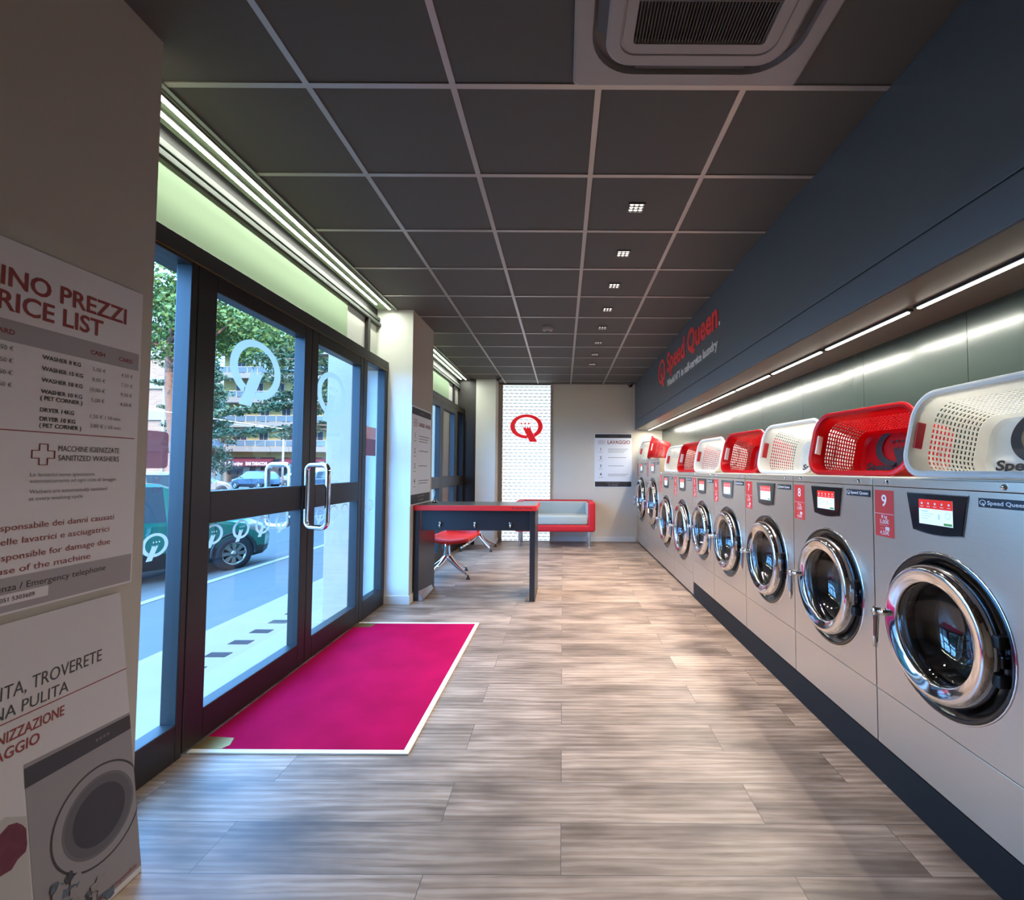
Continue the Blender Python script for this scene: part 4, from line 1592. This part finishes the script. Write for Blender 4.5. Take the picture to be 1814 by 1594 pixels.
# ------------------------------------------------------------------ red chairs on star bases
def chair(loc, yaw, leg_a, label, off):
    t = thing('star_base_chair', label, 'chair', loc, (0, 0, 0), 'red chairs by the table')
    b = MB()
    b.tube([(0, 0, 0.205), (0, 0, 0.27), (0, 0, 0.36), (0, 0, 0.425)], [0.046, 0.044, 0.034, 0.032], 'chrome', 16)
    hub = b.build('pedestal', t, label='polished metal pedestal')
    for k in range(4):
        a = leg_a + k * PI / 2
        c_, s_ = math.cos(a), math.sin(a)
        b = MB()
        pr = [(0.0, 0.235, 0.040), (0.05, 0.212, 0.034), (0.10, 0.172, 0.027), (0.20, 0.112, 0.021), (0.30, 0.064, 0.017), (0.345, 0.048, 0.015)]
        b.tube([(r * c_, r * s_, z) for r, z, _ in pr], [q for _, _, q in pr], 'chrome', 12)
        lg = b.build('leg', t, label='polished metal leg')
        b = MB()
        b.lathe([(0.026, 0.0), (0.026, 0.010), (0.014, 0.022), (0.010, 0.045)], (0.345 * c_, 0.345 * s_, 0), 'blackm', 'Z', 14)
        b.disc((0.345 * c_, 0.345 * s_, 0.0), 0.026, 'blackm', 'Z', 14)
        b.build('glide', lg, label='black foot glide')
    T = Matrix.Translation((off[0], off[1], 0)) @ Matrix.Rotation(yaw, 4, 'Z')
    b = MB(T)
    b.box(-0.10, 0.10, -0.06, 0.06, 0.415, 0.435, 'blackm', 0.004)
    b.build('seat_plate', t)

    def shell(fn, nu, nv, mat):
        b = MB(T)
        vs, fs = [], []
        for side in (0, 1):
            for i in range(nu + 1):
                for j in range(nv + 1):
                    p, n = fn(i / nu, j / nv)
                    vs.append(Vector(p) + Vector(n) * (0.024 if side else -0.024))
        W_ = (nu + 1) * (nv + 1)
        g = lambda s__, i, j: s__ * W_ + i * (nv + 1) + j
        for i in range(nu):
            for j in range(nv):
                fs.append((g(1, i, j), g(1, i + 1, j), g(1, i + 1, j + 1), g(1, i, j + 1)))
                fs.append((g(0, i, j), g(0, i, j + 1), g(0, i + 1, j + 1), g(0, i + 1, j)))
        for i in range(nu):
            fs.append((g(0, i, 0), g(0, i + 1, 0), g(1, i + 1, 0), g(1, i, 0)))
            fs.append((g(1, i, nv), g(1, i + 1, nv), g(0, i + 1, nv), g(0, i, nv)))
        for j in range(nv):
            fs.append((g(1, 0, j), g(1, 0, j + 1), g(0, 0, j + 1), g(0, 0, j)))
            fs.append((g(0, nu, j), g(0, nu, j + 1), g(1, nu, j + 1), g(1, nu, j)))
        b.add(vs, fs, mat, True)
        return b

    def seat_fn(u, v):
        x = (u - 0.5) * 2
        y = (v - 0.5) * 2
        wx = 0.245 * (1 - 0.10 * max(0, y) ** 2)
        yy = 0.225 * y * (1 - 0.12 * x * x)
        z = 0.462 + 0.030 * x * x * (1 if y < 0.6 else 0.8) - 0.035 * max(0, -y - 0.55) + 0.02 * max(0, y)
        return (wx * x, yy, z), (0, 0, 1)
    shell(seat_fn, 14, 14, 'redshell').build('seat', t, label='red moulded seat')

    def back_fn(u, v):
        x = (u - 0.5) * 2
        z = 0.475 + 0.24 * v
        wx = 0.235 * (1 - 0.25 * v * v)
        y = 0.225 + 0.05 * v - 0.05 * x * x
        return (wx * x, y, z), (0, -1, 0.15)
    shell(back_fn, 14, 8, 'redshell').build('backrest', t, label='red moulded backrest')
    return t


chair((-1.43, 5.95, 0), math.radians(-12), math.radians(-31), 'red moulded chair on a chrome star base, just behind the black table', (0.10, 0.0))
chair((-1.39, 7.92, 0), math.radians(-62), math.radians(44), 'red moulded chair on a chrome star base, farther back by the far doors', (0.0, 0.0))

# ------------------------------------------------------------------ sofa
t = thing('sofa', 'low red sofa with grey cushions and round metal legs against the back wall', 'sofa', (-0.13, 8.42, 0))
hx = 0.69
b = MB()
yf_, yb_ = -0.34, 0.33


def u_shell(b, mat):
    # rounded outer tub, open at the front and the top: bottom, two arms and back
    b.box(-hx + 0.02, hx - 0.02, yf_ + 0.004, yb_ - 0.01, 0.266, 0.385, mat, 0.03, 4)
    b.box(-hx, -hx + 0.135, yf_, yb_, 0.262, 0.778, mat, 0.045, 4)
    b.box(hx - 0.135, hx, yf_, yb_, 0.262, 0.778, mat, 0.045, 4)
    b.box(-hx + 0.02, hx - 0.02, yb_ - 0.14, yb_ - 0.003, 0.264, 0.777, mat, 0.045, 4)


u_shell(b, 'redfab')
b.build('body', t, label='red upholstered frame')
MB().box(-hx + 0.128, hx - 0.128, yf_ + 0.005, yb_ - 0.18, 0.384, 0.545, 'grey', 0.035, 4).build('seat_cushion', t, label='light grey seat cushion')
b = MB()
b.box(-hx + 0.115, hx - 0.115, yb_ - 0.20, yb_ - 0.12, 0.50, 0.755, 'grey', 0.03, 4)
b.box(-hx + 0.118, -hx + 0.15, yf_ + 0.02, yb_ - 0.13, 0.46, 0.755, 'grey', 0.012, 3)
b.box(hx - 0.15, hx - 0.118, yf_ + 0.02, yb_ - 0.13, 0.46, 0.755, 'grey', 0.012, 3)
b.build('back_cushion', t, label='grey back padding')
for (x, y) in ((-0.60, -0.25), (0.60, -0.25), (-0.60, 0.24), (0.40, 0.02)) if False else ((-0.605, -0.24), (0.592, -0.24), (-0.605, 0.22), (0.592, 0.22)):
    b = MB()
    b.lathe([(0.021, 0.0), (0.021, 0.275)], (x, y, 0), 'satin', 'Z', 18)
    b.disc((x, y, 0.0005), 0.03, 'satin', 'Z', 18)
    b.lathe([(0.03, 0.0), (0.03, 0.006), (0.021, 0.008)], (x, y, 0), 'satin', 'Z', 18)
    b.build('leg', t, label='round metal leg')

# ------------------------------------------------------------------ outdoors: ground
ZP = -0.10
b = MB()
b.box(-2.46, -1.70, -30, 90, ZP - 0.4, ZP + 0.004, 'marble')
b.box(-3.12, -2.46, -30, 90, ZP - 0.4, ZP, 'pave')
struct(b, 'pavement')
struct(MB().box(-1.98, -1.66, 1.715, 8.40, ZP - 0.02, -0.001, 'marble', 0.004), 'threshold')


def road_z(x):
    d = -3.12 - x
    return ZP - 0.02 - min(max(d, 0), 3.0) * 0.125


b = MB()
xs = [-3.12, -6.12, -120]
vs, fs = [], []
for x in xs:
    for y in (-40, 110):
        vs.append((x, y, road_z(x)))
b.add(vs, [(0, 1, 3, 2), (2, 3, 5, 4)], 'asphalt')
struct(b, 'road')
b = MB()
for (xa, xb, y0, y1) in ((-5.22, -5.42, -5, 60), (-9.2, -9.35, -5, 60)):
    b.add([(xa, y0, road_z(xa) + 0.006), (xa, y1, road_z(xa) + 0.006), (xb, y1, road_z(xb) + 0.006), (xb, y0, road_z(xb) + 0.006)], [(0, 1, 2, 3)], 'line')
struct(b, 'road_marking')
vl = ['first vent grating in the pavement', 'second vent grating in the pavement', 'third vent grating in the pavement', 'fourth vent grating in the pavement', 'fifth vent grating in the pavement', 'sixth vent grating in the pavement']
for k in range(6):
    y = 3.42 + 0.262 * k
    b = MB()
    for q in range(9):
        xx = -0.05 + 0.10 * q / 8
        b.add([(-0.085 + q * 0.0185, -0.045 + 0.0, 0.0), (-0.075 + q * 0.0185, -0.045, 0.0), (-0.075 + q * 0.0185, 0.045, 0.0), (-0.085 + q * 0.0185, 0.045, 0.0),
               (-0.085 + q * 0.0185, -0.045, 0.004), (-0.075 + q * 0.0185, -0.045, 0.004), (-0.075 + q * 0.0185, 0.045, 0.004), (-0.085 + q * 0.0185, 0.045, 0.004)],
              [(4, 5, 6, 7), (0, 1, 5, 4), (2, 3, 7, 6), (1, 2, 6, 5), (3, 0, 4, 7)], 'vent')
    o = b.build('vent_grating')
    o.location = (-2.62, y, ZP + 0.0005)
    tag(o, 'dark slotted grating in the pavement outside the doors, %s from the near end' % ['first', 'second', 'third', 'fourth', 'fifth', 'sixth'][k], 'grating', 'pavement gratings')
struct(MB().box(-2.26, -1.975, 4.52, 5.3, ZP, 6.0, 'pillar', 0.006), 'pillar_street')
struct(MB().box(-2.30, -1.975, 7.55, 8.45, ZP, 6.0, 'pillar', 0.006), 'pillar_far')
# unseen building mass above and beside the shop, added to shade the street
b = MB()
b.box(-1.96, 12, -30, 40, H + 0.13, 14.0, 'stucco')
b.box(-1.96, 12, YB + 0.13, 40, ZP, H + 0.13, 'stucco')
b.box(-1.96, 12, -30, YF - 0.13, ZP, H + 0.13, 'stucco')
b.box(2.001, 12, YF - 0.13, YB + 0.13, ZP, H + 0.13, 'stucco')
struct(b, 'unseen_building_shell')

# ------------------------------------------------------------------ cars
def wheel(parent, x, side, y, r, rim=True):
    """axis along local y; side -1 = local -y"""
    b = MB()
    w2 = 0.10
    b.lathe([(r * 0.63, -w2), (r * 0.80, -w2 * 1.05), (r * 0.95, -w2 * 0.85), (r, -w2 * 0.5), (r, w2 * 0.5), (r * 0.95, w2), (r * 0.6, w2)], (x, y, r), 'tyre', 'Y', 32)
    wt = b.build('wheel', parent, label='black tyre')
    b = MB()
    s_ = side
    yo = y + s_ * w2 * 0.86
    b.lathe([(r * 0.65, s_ * w2 * 0.9 + y), (r * 0.60, yo), (r * 0.56, yo - s_ * 0.012)], (x, 0, r), 'satin', 'Y', 32)
    b.disc((x, yo - s_ * 0.045, r), r * 0.62, 'tyre', 'Y', 24)
    b.lathe([(0.001, yo + s_ * 0.004), (r * 0.16, yo), (r * 0.17, yo - s_ * 0.02)], (x, 0, r), 'satin', 'Y', 16)
    for k in range(8):
        a = 2 * PI * k / 8
        T_ = Matrix.Translation((x, 0, r)) @ Matrix.Rotation(a, 4, 'Y')
        b.add([(r * 0.12, yo, -0.022), (r * 0.60, yo - s_ * 0.004, -0.038), (r * 0.60, yo - s_ * 0.004, 0.038), (r * 0.12, yo, 0.022),
               (r * 0.12, yo - s_ * 0.03, -0.022), (r * 0.60, yo - s_ * 0.03, -0.038), (r * 0.60, yo - s_ * 0.03, 0.038), (r * 0.12, yo - s_ * 0.03, 0.022)],
              [(0, 1, 2, 3), (7, 6, 5, 4), (0, 4, 5, 1), (1, 5, 6, 2), (2, 6, 7, 3), (3, 7, 4, 0)], 'carsilver', T=T_)
    b.build('hubcap', wt, label='silver eight-spoke hubcap')


def car(name, loc, yaw, paint, label, kind='hatch', cat='car', group=None, sill=None):
    """front along local +x, right side = local -y"""
    t = thing(name, label, cat, loc, (0, 0, yaw), group)
    if kind == 'hatch':
        Lh, wb, r = 1.98, 1.25, 0.305
        #  x, z_bottom, z_waist, z_top, half width low, half width waist, half width top
        st = [(-1.98, 0.42, 0.80, 0.86, 0.62, 0.66, 0.60), (-1.90, 0.30, 0.92, 1.02, 0.74, 0.76, 0.64), (-1.70, 0.22, 0.96, 1.36, 0.80, 0.82, 0.62), (-1.55, 0.20, 0.97, 1.47, 0.82, 0.84, 0.60),
              (-0.62, 0.18, 0.95, 1.555, 0.83, 0.85, 0.58), (-0.54, 0.18, 0.95, 1.56, 0.83, 0.85, 0.58), (0.28, 0.18, 0.93, 1.535, 0.83, 0.85, 0.57), (0.42, 0.18, 0.925, 1.48, 0.83, 0.85, 0.57),
              (1.02, 0.18, 0.90, 1.06, 0.83, 0.845, 0.66), (1.20, 0.18, 0.86, 0.985, 0.82, 0.84, 0.70), (1.55, 0.20, 0.79, 0.90, 0.80, 0.81, 0.66), (1.80, 0.22, 0.68, 0.79, 0.72, 0.74, 0.58), (1.95, 0.27, 0.57, 0.66, 0.55, 0.58, 0.46), (2.02, 0.34, 0.47, 0.52, 0.36, 0.38, 0.30)]
        glass_side = {3, 5, 7}
        glass_top = {2, 7}
    else:
        Lh, wb, r = 2.1, 1.30, 0.32
        st = [(-2.05, 0.40, 1.0, 1.78, 0.78, 0.80, 0.70), (-1.98, 0.28, 1.05, 1.86, 0.84, 0.86, 0.74), (-0.2, 0.22, 1.05, 1.90, 0.86, 0.88, 0.76), (-0.1, 0.22, 1.05, 1.90, 0.86, 0.88, 0.76), (0.75, 0.22, 1.03, 1.84, 0.86, 0.88, 0.74),
              (0.86, 0.22, 1.02, 1.78, 0.86, 0.88, 0.74), (1.40, 0.22, 1.0, 1.14, 0.85, 0.87, 0.72), (1.85, 0.25, 0.86, 0.98, 0.80, 0.82, 0.68), (2.08, 0.32, 0.66, 0.74, 0.62, 0.64, 0.54)]
        glass_side = {3, 5}
        glass_top = {5}
    prof = []
    for (x, zb, zw, zt, wl, ww, wt_) in st:
        zm = zb + (zw - zb) * 0.35
        half = [(wl * 0.9, zb), (wl, zm), (ww, zw - 0.06), (ww * 0.985, zw), (wt_ + (ww - wt_) * 0.12, zt - 0.05 * (1 if zt - zw > 0.2 else 0.4)), (wt_ * 0.72, zt)]
        prof.append([(x, -a, z) for a, z in half] + [(x, a, z) for a, z in reversed(half)])
    n = len(prof[0])
    vs = [p for pr in prof for p in pr]
    body, gl = [], []
    for i in range(len(prof) - 1):
        for k in range(n - 1):
            f = (i * n + k, (i + 1) * n + k, (i + 1) * n + k + 1, i * n + k + 1)
            isg = (k in (3, 7) and i in glass_side) or (k in (4, 5, 6) and i in glass_top)
            if k in (3, 7) and i in glass_top and i not in glass_side:
                isg = False
            (gl if isg else body).append((f, k))
    b = MB()
    low = [f for f, k in body if k in (0, 10)]
    b.add(vs, [f for f, k in body if k not in (0, 10)], paint, False)
    b.add(vs, low, sill or 'cardark', False)
    b.add(vs, [tuple(reversed(range(n))), tuple((len(prof) - 1) * n + k for k in range(n))], paint)
    b.build('body', t)
    b = MB()
    b.add(vs, [f for f, k in gl], 'carglass', False)
    b.build('windows', t, label='dark glazing')
    for x in (-wb, wb):
        for sd in (-1, 1):
            wheel(t, x, sd, sd * (0.76 if kind == 'hatch' else 0.79), r)
            b = MB()
            b.lathe([(r * 1.20, 0), (r * 1.22, sd * 0.015), (r * 1.08, sd * 0.02), (r * 1.02, -sd * 0.02)], (x, sd * (0.835 if kind == 'hatch' else 0.865), r * 1.02), sill or 'cardark', 'Y', 32, a0=-0.1, a1=PI + 0.1)
            b.build('wheel_arch', t)
    if kind == 'hatch':
        for sd in (-1, 1):
            b = MB()
            Tm = Matrix.Translation((1.66, sd * 0.70, 0.70)) @ Matrix.Rotation(sd * -0.5, 4, 'Z') @ Matrix.Rotation(0.35, 4, 'Y')
            prf = [(math.sin(q * PI / 8), -math.cos(q * PI / 8)) for q in range(9)]
            vs2 = []
            for (rr, a) in prf:
                for k in range(16):
                    tt_ = 2 * PI * k / 16
                    vs2.append((a * 0.24, rr * math.cos(tt_) * 0.085, rr * math.sin(tt_) * 0.10))
            fs2 = [(i * 16 + k, i * 16 + (k + 1) % 16, (i + 1) * 16 + (k + 1) % 16, (i + 1) * 16 + k) for i in range(8) for k in range(16)]
            b.add(vs2, fs2, 'lamp', True, T=Tm)
            b.add([(v[0] * 0.35 + 0.02, v[1] * 0.5 + sd * 0.055, v[2] * 0.35 - 0.055) for v in vs2], fs2, 'amber', True, T=Tm)
            b.build('headlight', t, label='clear headlight with amber corner')
            b = MB()
            b.box(-1.93, -1.80, sd * 0.60, sd * 0.755, 0.72, 0.98, 'tail', 0.02)
            b.build('tail_light', t, label='red tail light')
            b = MB()
            b.box(0.55, 0.68, sd * 0.86, sd * 1.0, 0.94, 1.06, paint, 0.03, 3)
            b.build('wing_mirror', t)
            b = MB()
            for x in (-0.58, 0.95):
                b.box(x - 0.004, x + 0.004, sd * 0.846, sd * 0.856, 0.32, 0.92, 'tyre')
            b.box(-0.46, -0.28, sd * 0.85, sd * 0.872, 0.80, 0.83, 'tyre', 0.004)
            b.build('door_trim', t)
        b = MB()
        b.box(1.86, 2.03, -0.36, 0.36, 0.30, 0.40, 'tyre', 0.02)
        b.build('lower_grille', t)
    else:
        for sd in (-1, 1):
            b = MB()
            b.box(-2.07, -2.0, sd * 0.70, sd * 0.83, 0.9, 1.35, 'tail', 0.01)
            b.build('tail_light', t, label='red tail light')
            b = MB()
            b.box(1.82, 2.0, sd * 0.5, sd * 0.72, 0.72, 0.88, 'lamp', 0.02)
            b.build('headlight', t)
    return t


A57 = math.radians(57)
fx, fy = math.cos(A57), math.sin(A57)
zr = road_z(-5.8)
cx0, cy0 = -5.77 - 1.25 * fx + 0.83 * -fy, 8.4 - 1.25 * fy + 0.83 * fx   # front right wheel stands where the photo has it
car('parked_car', (cx0, cy0, road_z(cx0) + 0.015), A57, 'cargreen', 'dark green hatchback parked across the road, seen through the entrance doors')
zf = road_z(-50)
car('parked_car', (-26.5, 41.0, zf), math.radians(165), 'carblue', 'blue hatchback far off, behind the roof of the green car', group='distant cars')
car('parked_van', (-24.2, 44.5, zf), math.radians(172), 'carwhite', 'white delivery van in front of the maroon awnings', 'van', 'van')
car('parked_car', (-20.6, 41.0, zf), math.radians(185), 'carblue', 'blue car far off, seen through the second door leaf', group='distant cars')
car('parked_car', (-17.4, 20.3, zf), math.radians(60), 'carsilver', 'silver car behind the green hatchback, seen through the left side window', group='distant cars')
car('parked_car', (-23.0, 29.5, zf), math.radians(60), 'carwhite', 'white car beyond the windscreen of the green hatchback', group='distant cars')
car('parked_car', (-5.6, 22.0, zf), math.radians(80), 'carblue', 'blue car down the road, seen through the far doors', group='distant cars')

# ------------------------------------------------------------------ houses across the square
YH = 60.0
t = thing('apartment_building', 'yellow apartment block with long glass balconies above shops', 'building', (-28.0, YH, zf))
X0, X1 = -15.2, 22.0
b = MB()
b.box(X0, X1, 0, 12, 0, 17.6, 'yellow')
b.build('wall', t, label='yellow rendered wall')
b = MB()
b.box(X0 - 0.6, X1, -1.6, 12.4, 17.6, 18.0, 'concrete')
b.build('roof_slab', t)
for lv in range(5):
    z = 3.65 - zf + 3.05 * lv
    b = MB()
    b.box(X0 - 1.1, X1, -1.5, 0, z - 0.35, z + 0.28, 'concrete')
    bal = b.build('balcony', t, label='pale concrete balcony slab')
    b = MB()
    q = X0 - 1.0
    while q < X1 - 1.2:
        b.box(q, q + 1.12, -1.46, -1.43, z + 0.36, z + 1.02, 'balglass')
        b.box(q + 1.13, q + 1.21, -1.49, -1.41, z + 0.28, z + 1.10, 'winw')
        q += 1.25
    b.box(X0 - 1.0, X1, -1.49, -1.41, z + 1.02, z + 1.10, 'winw')
    b.build('railing', bal, label='bluish glass railing with white posts')
    if lv < 4:
        rl = random.Random(lv)
        q = X0 + 1.6
        while q < X1 - 2:
            wv_ = rl.choice((1.2, 1.6, 2.4))
            b = MB()
            b.box(q, q + wv_, -0.06, 0.02, z + 0.32, z + 2.35, 'winw')
            nn_ = 2 if wv_ < 2 else 3
            for i in range(nn_):
                b.box(q + 0.08 + i * (wv_ - 0.08) / nn_, q + (i + 1) * (wv_ - 0.08) / nn_, -0.08, -0.05, z + 0.4, z + 2.27, 'win')
            b.build('window', t, label='white framed window')
            q += wv_ + rl.choice((1.1, 1.5, 2.0))
b = MB()
b.box(X0 + 0.8, X1, -0.05, 0.02, 0.0, 2.95, 'shop')
for q in range(10):
    b.box(X0 + 0.4 + q * 4.2, X0 + 1.0 + q * 4.2, -0.4, 0.02, 0, 3.1, 'concrete')
for q in range(22):
    xx = X0 + 1.4 + q * 1.5
    b.box(xx, xx + 0.8, -0.15, -0.06, 0.5, 1.4 + 0.5 * (q % 3), 'winw' if q % 2 else 'win')
b.build('shop_front', t, label='dark shop front')
for (xa, xb) in ((X0 + 1.1, X0 + 6.9), (X0 + 8.0, X0 + 13.6), (X0 + 14.6, X0 + 20)):
    b = MB()
    b.add([(xa, -0.1, 3.15), (xb, -0.1, 3.15), (xb, -1.3, 2.55), (xa, -1.3, 2.55), (xa, -1.3, 2.0), (xb, -1.3, 2.0), (xa, -0.1, 3.05), (xb, -0.1, 3.05)],
          [(0, 3, 2, 1), (3, 4, 5, 2), (0, 6, 4, 3), (1, 2, 5, 7), (6, 7, 5, 4)], 'awning')
    aw = b.build('awning', t, label='maroon shop awning')
    if xa < X0 + 2:
        b = MB()
        b.text('Il Principe', xa + 0.25, 2.14, 0.42, 'whitep', -1.33, 'L', shear=0.25, w=2.2)
        b.text('BAR TABACCHI', xa + 2.9, 2.14, 0.36, 'whitep', -1.33, 'L', bold=0.02, w=2.6)
        b.build('lettering', aw, label='white lettering')

t = thing('brick_building', 'orange brick block with white bands behind the pine tree', 'building', (-41.0, 46.0, zf))
b = MB()
b.box(-9.0, 4.6, 0, 3, 0, 19.0, 'brick')
b.build('wall', t)
for lv in range(6):
    z = 0.3 + 3.05 * lv
    b = MB()
    b.box(-9.1, 4.7, -0.18, 0.0, z, z + 1.1, 'stucco')
    b.build('band', t, label='white band')
for k in range(4):
    b = MB()
    xx = -7.5 + 3.2 * k
    for lv in range(5):
        b.box(xx, xx + 0.28, -0.22, 0, 0.3, 18.5, 'stucco') if lv == 0 else None
    b.build('pilaster', t, label='white pilaster')
t = thing('white_building', 'pale block partly hidden by trees between the brick and yellow houses', 'building', (-50.5, 70.0, zf))
b = MB()
b.box(-7.0, 7.0, 0, 8, 0, 17.0, 'stucco')
b.build('wall', t)
for lv in range(5):
    for k in range(4):
        b = MB()
        b.box(-5.5 + 3.2 * k, -4.1 + 3.2 * k, -0.08, 0.02, 1.2 + 3.1 * lv, 2.9 + 3.1 * lv, 'win')
        b.build('window', t, label='dark window')
t = thing('corner_building', 'pale cream block at the end of the street, seen through the far doors', 'building', (-10.0, 95.0, zf))
MB().box(-16.0, 7.5, 0, 10, 0, 15.0, 'stucco').build('wall', t)
for lv in range(4):
    for k in range(7):
        MB().box(-14.8 + 3.1 * k, -13.3 + 3.1 * k, -0.08, 0.02, 1.4 + 3.2 * lv, 3.2 + 3.2 * lv, 'win').build('window', t, label='dark window')

# ------------------------------------------------------------------ trees
def leaf_cloud(b, centre, rad, n, size, mat, rnd, flat=1.0, droop=0.0):
    vs, fs = [], []
    for _ in range(n):
        while True:
            p = Vector((rnd.uniform(-1, 1), rnd.uniform(-1, 1), rnd.uniform(-1, 1)))
            if p.length <= 1:
                break
        p = Vector((p.x * rad[0], p.y * rad[1], p.z * rad[2])) + Vector(centre)
        a = Vector((rnd.uniform(-1, 1), rnd.uniform(-1, 1), rnd.uniform(-1, 1) * flat - droop))
        a = a.normalized() * size * rnd.uniform(0.6, 1.4)
        c = a.orthogonal().normalized()
        c.rotate(Matrix.Rotation(rnd.uniform(0, 2 * PI), 3, a.normalized()))
        c *= size * 0.28
        i = len(vs)
        vs += [p - a * 0.5, p + c, p + a * 0.5, p - c]
        fs.append((i, i + 1, i + 2, i + 3))
    b.add(vs, fs, mat)


rnd = random.Random(11)
t = thing('pine_tree', 'tall umbrella pine with bare reddish trunk, seen through the left side window', 'tree', (-13.2, 16.0, road_z(-13)))
b = MB()
tr = [(0.28, 0, 0), (0.22, 0, 1.2), (0.10, 0, 2.4), (-0.08, 0, 3.6), (-0.17, 0, 4.6), (-0.20, 0, 5.4), (-0.17, 0, 6.2), (-0.12, 0, 7.2), (-0.1, 0, 8.0)]
b.tube(tr, [0.17, 0.155, 0.15, 0.145, 0.14, 0.125, 0.10, 0.075, 0.04], 'bark', 12)
b.build('trunk', t, label='reddish bark trunk')
b = MB()
brs = [((-0.18, 0, 5.2), (0.35, 0, 5.65), (0.95, 0.2, 6.2), (1.7, 0.4, 7.0)), ((-0.2, 0, 5.7), (-0.7, -0.2, 6.1), (-1.6, -0.2, 6.9)), ((-0.17, 0, 6.1), (0.5, -0.4, 6.3), (1.2, -0.9, 6.9)), ((-0.14, 0, 6.6), (-0.8, 0.5, 7.0), (-1.5, 0.9, 7.6)), ((-0.13, 0, 6.9), (0.3, 0.6, 7.3), (0.9, 1.2, 7.9)), ((0.0, 0, 3.4), (0.30, 0.3, 4.2), (0.45, 0.6, 5.2))]
for q in brs:
    b.tube(q, [0.085, 0.065, 0.045, 0.03][:len(q)], 'bark', 8)
b.build('branches', t)
b = MB()
for q in range(46):
    a, rr = rnd.uniform(0, 2 * PI), rnd.uniform(0.2, 4.2)
    c = (0.6 + rr * math.cos(a), rr * math.sin(a) * 0.8, 7.6 + rnd.uniform(-0.9, 0.8) - 0.10 * rr)
    leaf_cloud(b, c, (0.95, 0.95, 0.5), 240, 0.17, 'pine', rnd)
for q in range(16):
    a = rnd.uniform(0, 2 * PI)
    c = (-0.2 + rnd.uniform(-1.3, 1.5), rnd.uniform(-0.6, 0.8), rnd.uniform(5.5, 6.7))
    leaf_cloud(b, c, (0.4, 0.4, 0.28), 110, 0.13, 'pine', rnd)
for c in ((-0.35, 0.2, 3.9), (-0.25, 0.2, 3.3), (-0.5, 0.0, 4.7), (0.1, 0.2, 2.5), (0.2, 0.2, 2.0)):
    leaf_cloud(b, c, (0.32, 0.3, 0.09), 70, 0.13, 'cedar', rnd)
b.build('foliage', t, label='bright green needles')


def cedar(loc, hgt, spread, label, seed, side=None, mat='cedar'):
    rnd = random.Random(seed)
    t = thing('cedar_tree', label, 'tree', loc, (0, 0, 0), 'cedars across the road')
    b = MB()
    b.tube([(0, 0, 0), (0.05, 0, hgt * 0.4), (0, 0, hgt)], [0.28, 0.2, 0.05], 'barkd', 10)
    b.build('trunk', t)
    br = MB()
    fo = MB()
    n = 30
    for k in range(n):
        z = hgt * (0.30 + 0.65 * k / n)
        a = rnd.uniform(0, 2 * PI) if side is None or k % 3 == 0 else side + rnd.uniform(-0.7, 0.7)
        L = spread * (1 - 0.62 * k / n) * rnd.uniform(0.7, 1.1)
        c_, s_ = math.cos(a), math.sin(a)
        p = [(L * f * c_, L * f * s_, z + 0.25 * f - 0.75 * f * f) for f in (0, 0.4, 0.75, 1.0)]
        br.tube(p, [0.07, 0.05, 0.03, 0.012], 'barkd', 6)
        for f in (0.35, 0.5, 0.65, 0.8, 0.95, 1.05):
            for q in range(2):
                c = (L * f * c_ + rnd.uniform(-0.35, 0.35), L * f * s_ + rnd.uniform(-0.35, 0.35), z + 0.25 * f - 0.75 * f * f - 0.08)
                leaf_cloud(fo, c, (0.50, 0.50, 0.16), 42, 0.20, mat, rnd, 0.5, 0.25)
    br.build('branches', t)
    fo.build('foliage', t, label='layered blue-green needles')
    return t


cedar((-10.9, 24.5, zf), 12.5, 6.6, 'tall cedar with layered boughs, its trunk behind the street pillar', 5, PI)
cedar((-25.2, 33.0, zf), 10.5, 1.7, 'thinner dark cedar left of the yellow apartment block', 8)
cedar((-7.6, 34.0, zf), 11.0, 3.4, 'cedar down the road seen through the far doors', 9)
t = thing('pine_tree', 'broad pine crown at the top of the entrance door glass', 'tree', (-20.7, 27.0, zf))
b = MB()
b.tube([(0, 0, 0), (0.1, 0, 4), (-0.1, 0, 9.5)], [0.25, 0.2, 0.08], 'bark', 10)
b.build('trunk', t)
rnd = random.Random(21)
b = MB()
for q in range(44):
    a, rr = rnd.uniform(0, 2 * PI), rnd.uniform(0.0, 3.6)
    c = (2.4 + rr * math.cos(a), rr * math.sin(a) * 0.7, 9.5 + rnd.uniform(-1.5, 1.2))
    leaf_cloud(b, c, (1.0, 1.0, 0.5), 190, 0.24, 'pine', rnd)
b.build('foliage', t, label='green needles')
t = thing('shrub', 'dark rounded shrub beside the apartment block', 'shrub', (-33.4, 45.5, zf))
MB().tube([(0, 0, 0), (0, 0, 1.6)], 0.12, 'barkd', 8).build('stem', t)
rnd = random.Random(31)
b = MB()
for q in range(12):
    leaf_cloud(b, (rnd.uniform(-0.9, 0.9), rnd.uniform(-0.8, 0.8), rnd.uniform(0.9, 3.6)), (0.7, 0.7, 0.7), 130, 0.26, 'shrub', rnd)
b.build('foliage', t)

# street lamp in front of the shops
t = thing('street_lamp', 'white lamp post with a long arm in front of the awnings', 'street lamp', (-23.6, 40.0, zf))
b = MB()
b.tube([(0, 0, 0), (0, 0, 5.0)], [0.10, 0.07], 'polew', 10)
b.build('pole', t)
b = MB()
b.tube([(0, 0, 4.9), (-2.0, 0, 5.25), (-4.6, 0, 5.5)], [0.05, 0.045, 0.04], 'polew', 8)
b.build('arm', t)
MB().box(-5.1, -4.5, -0.12, 0.12, 5.42, 5.54, 'concrete', 0.03).build('lamp_head', t)
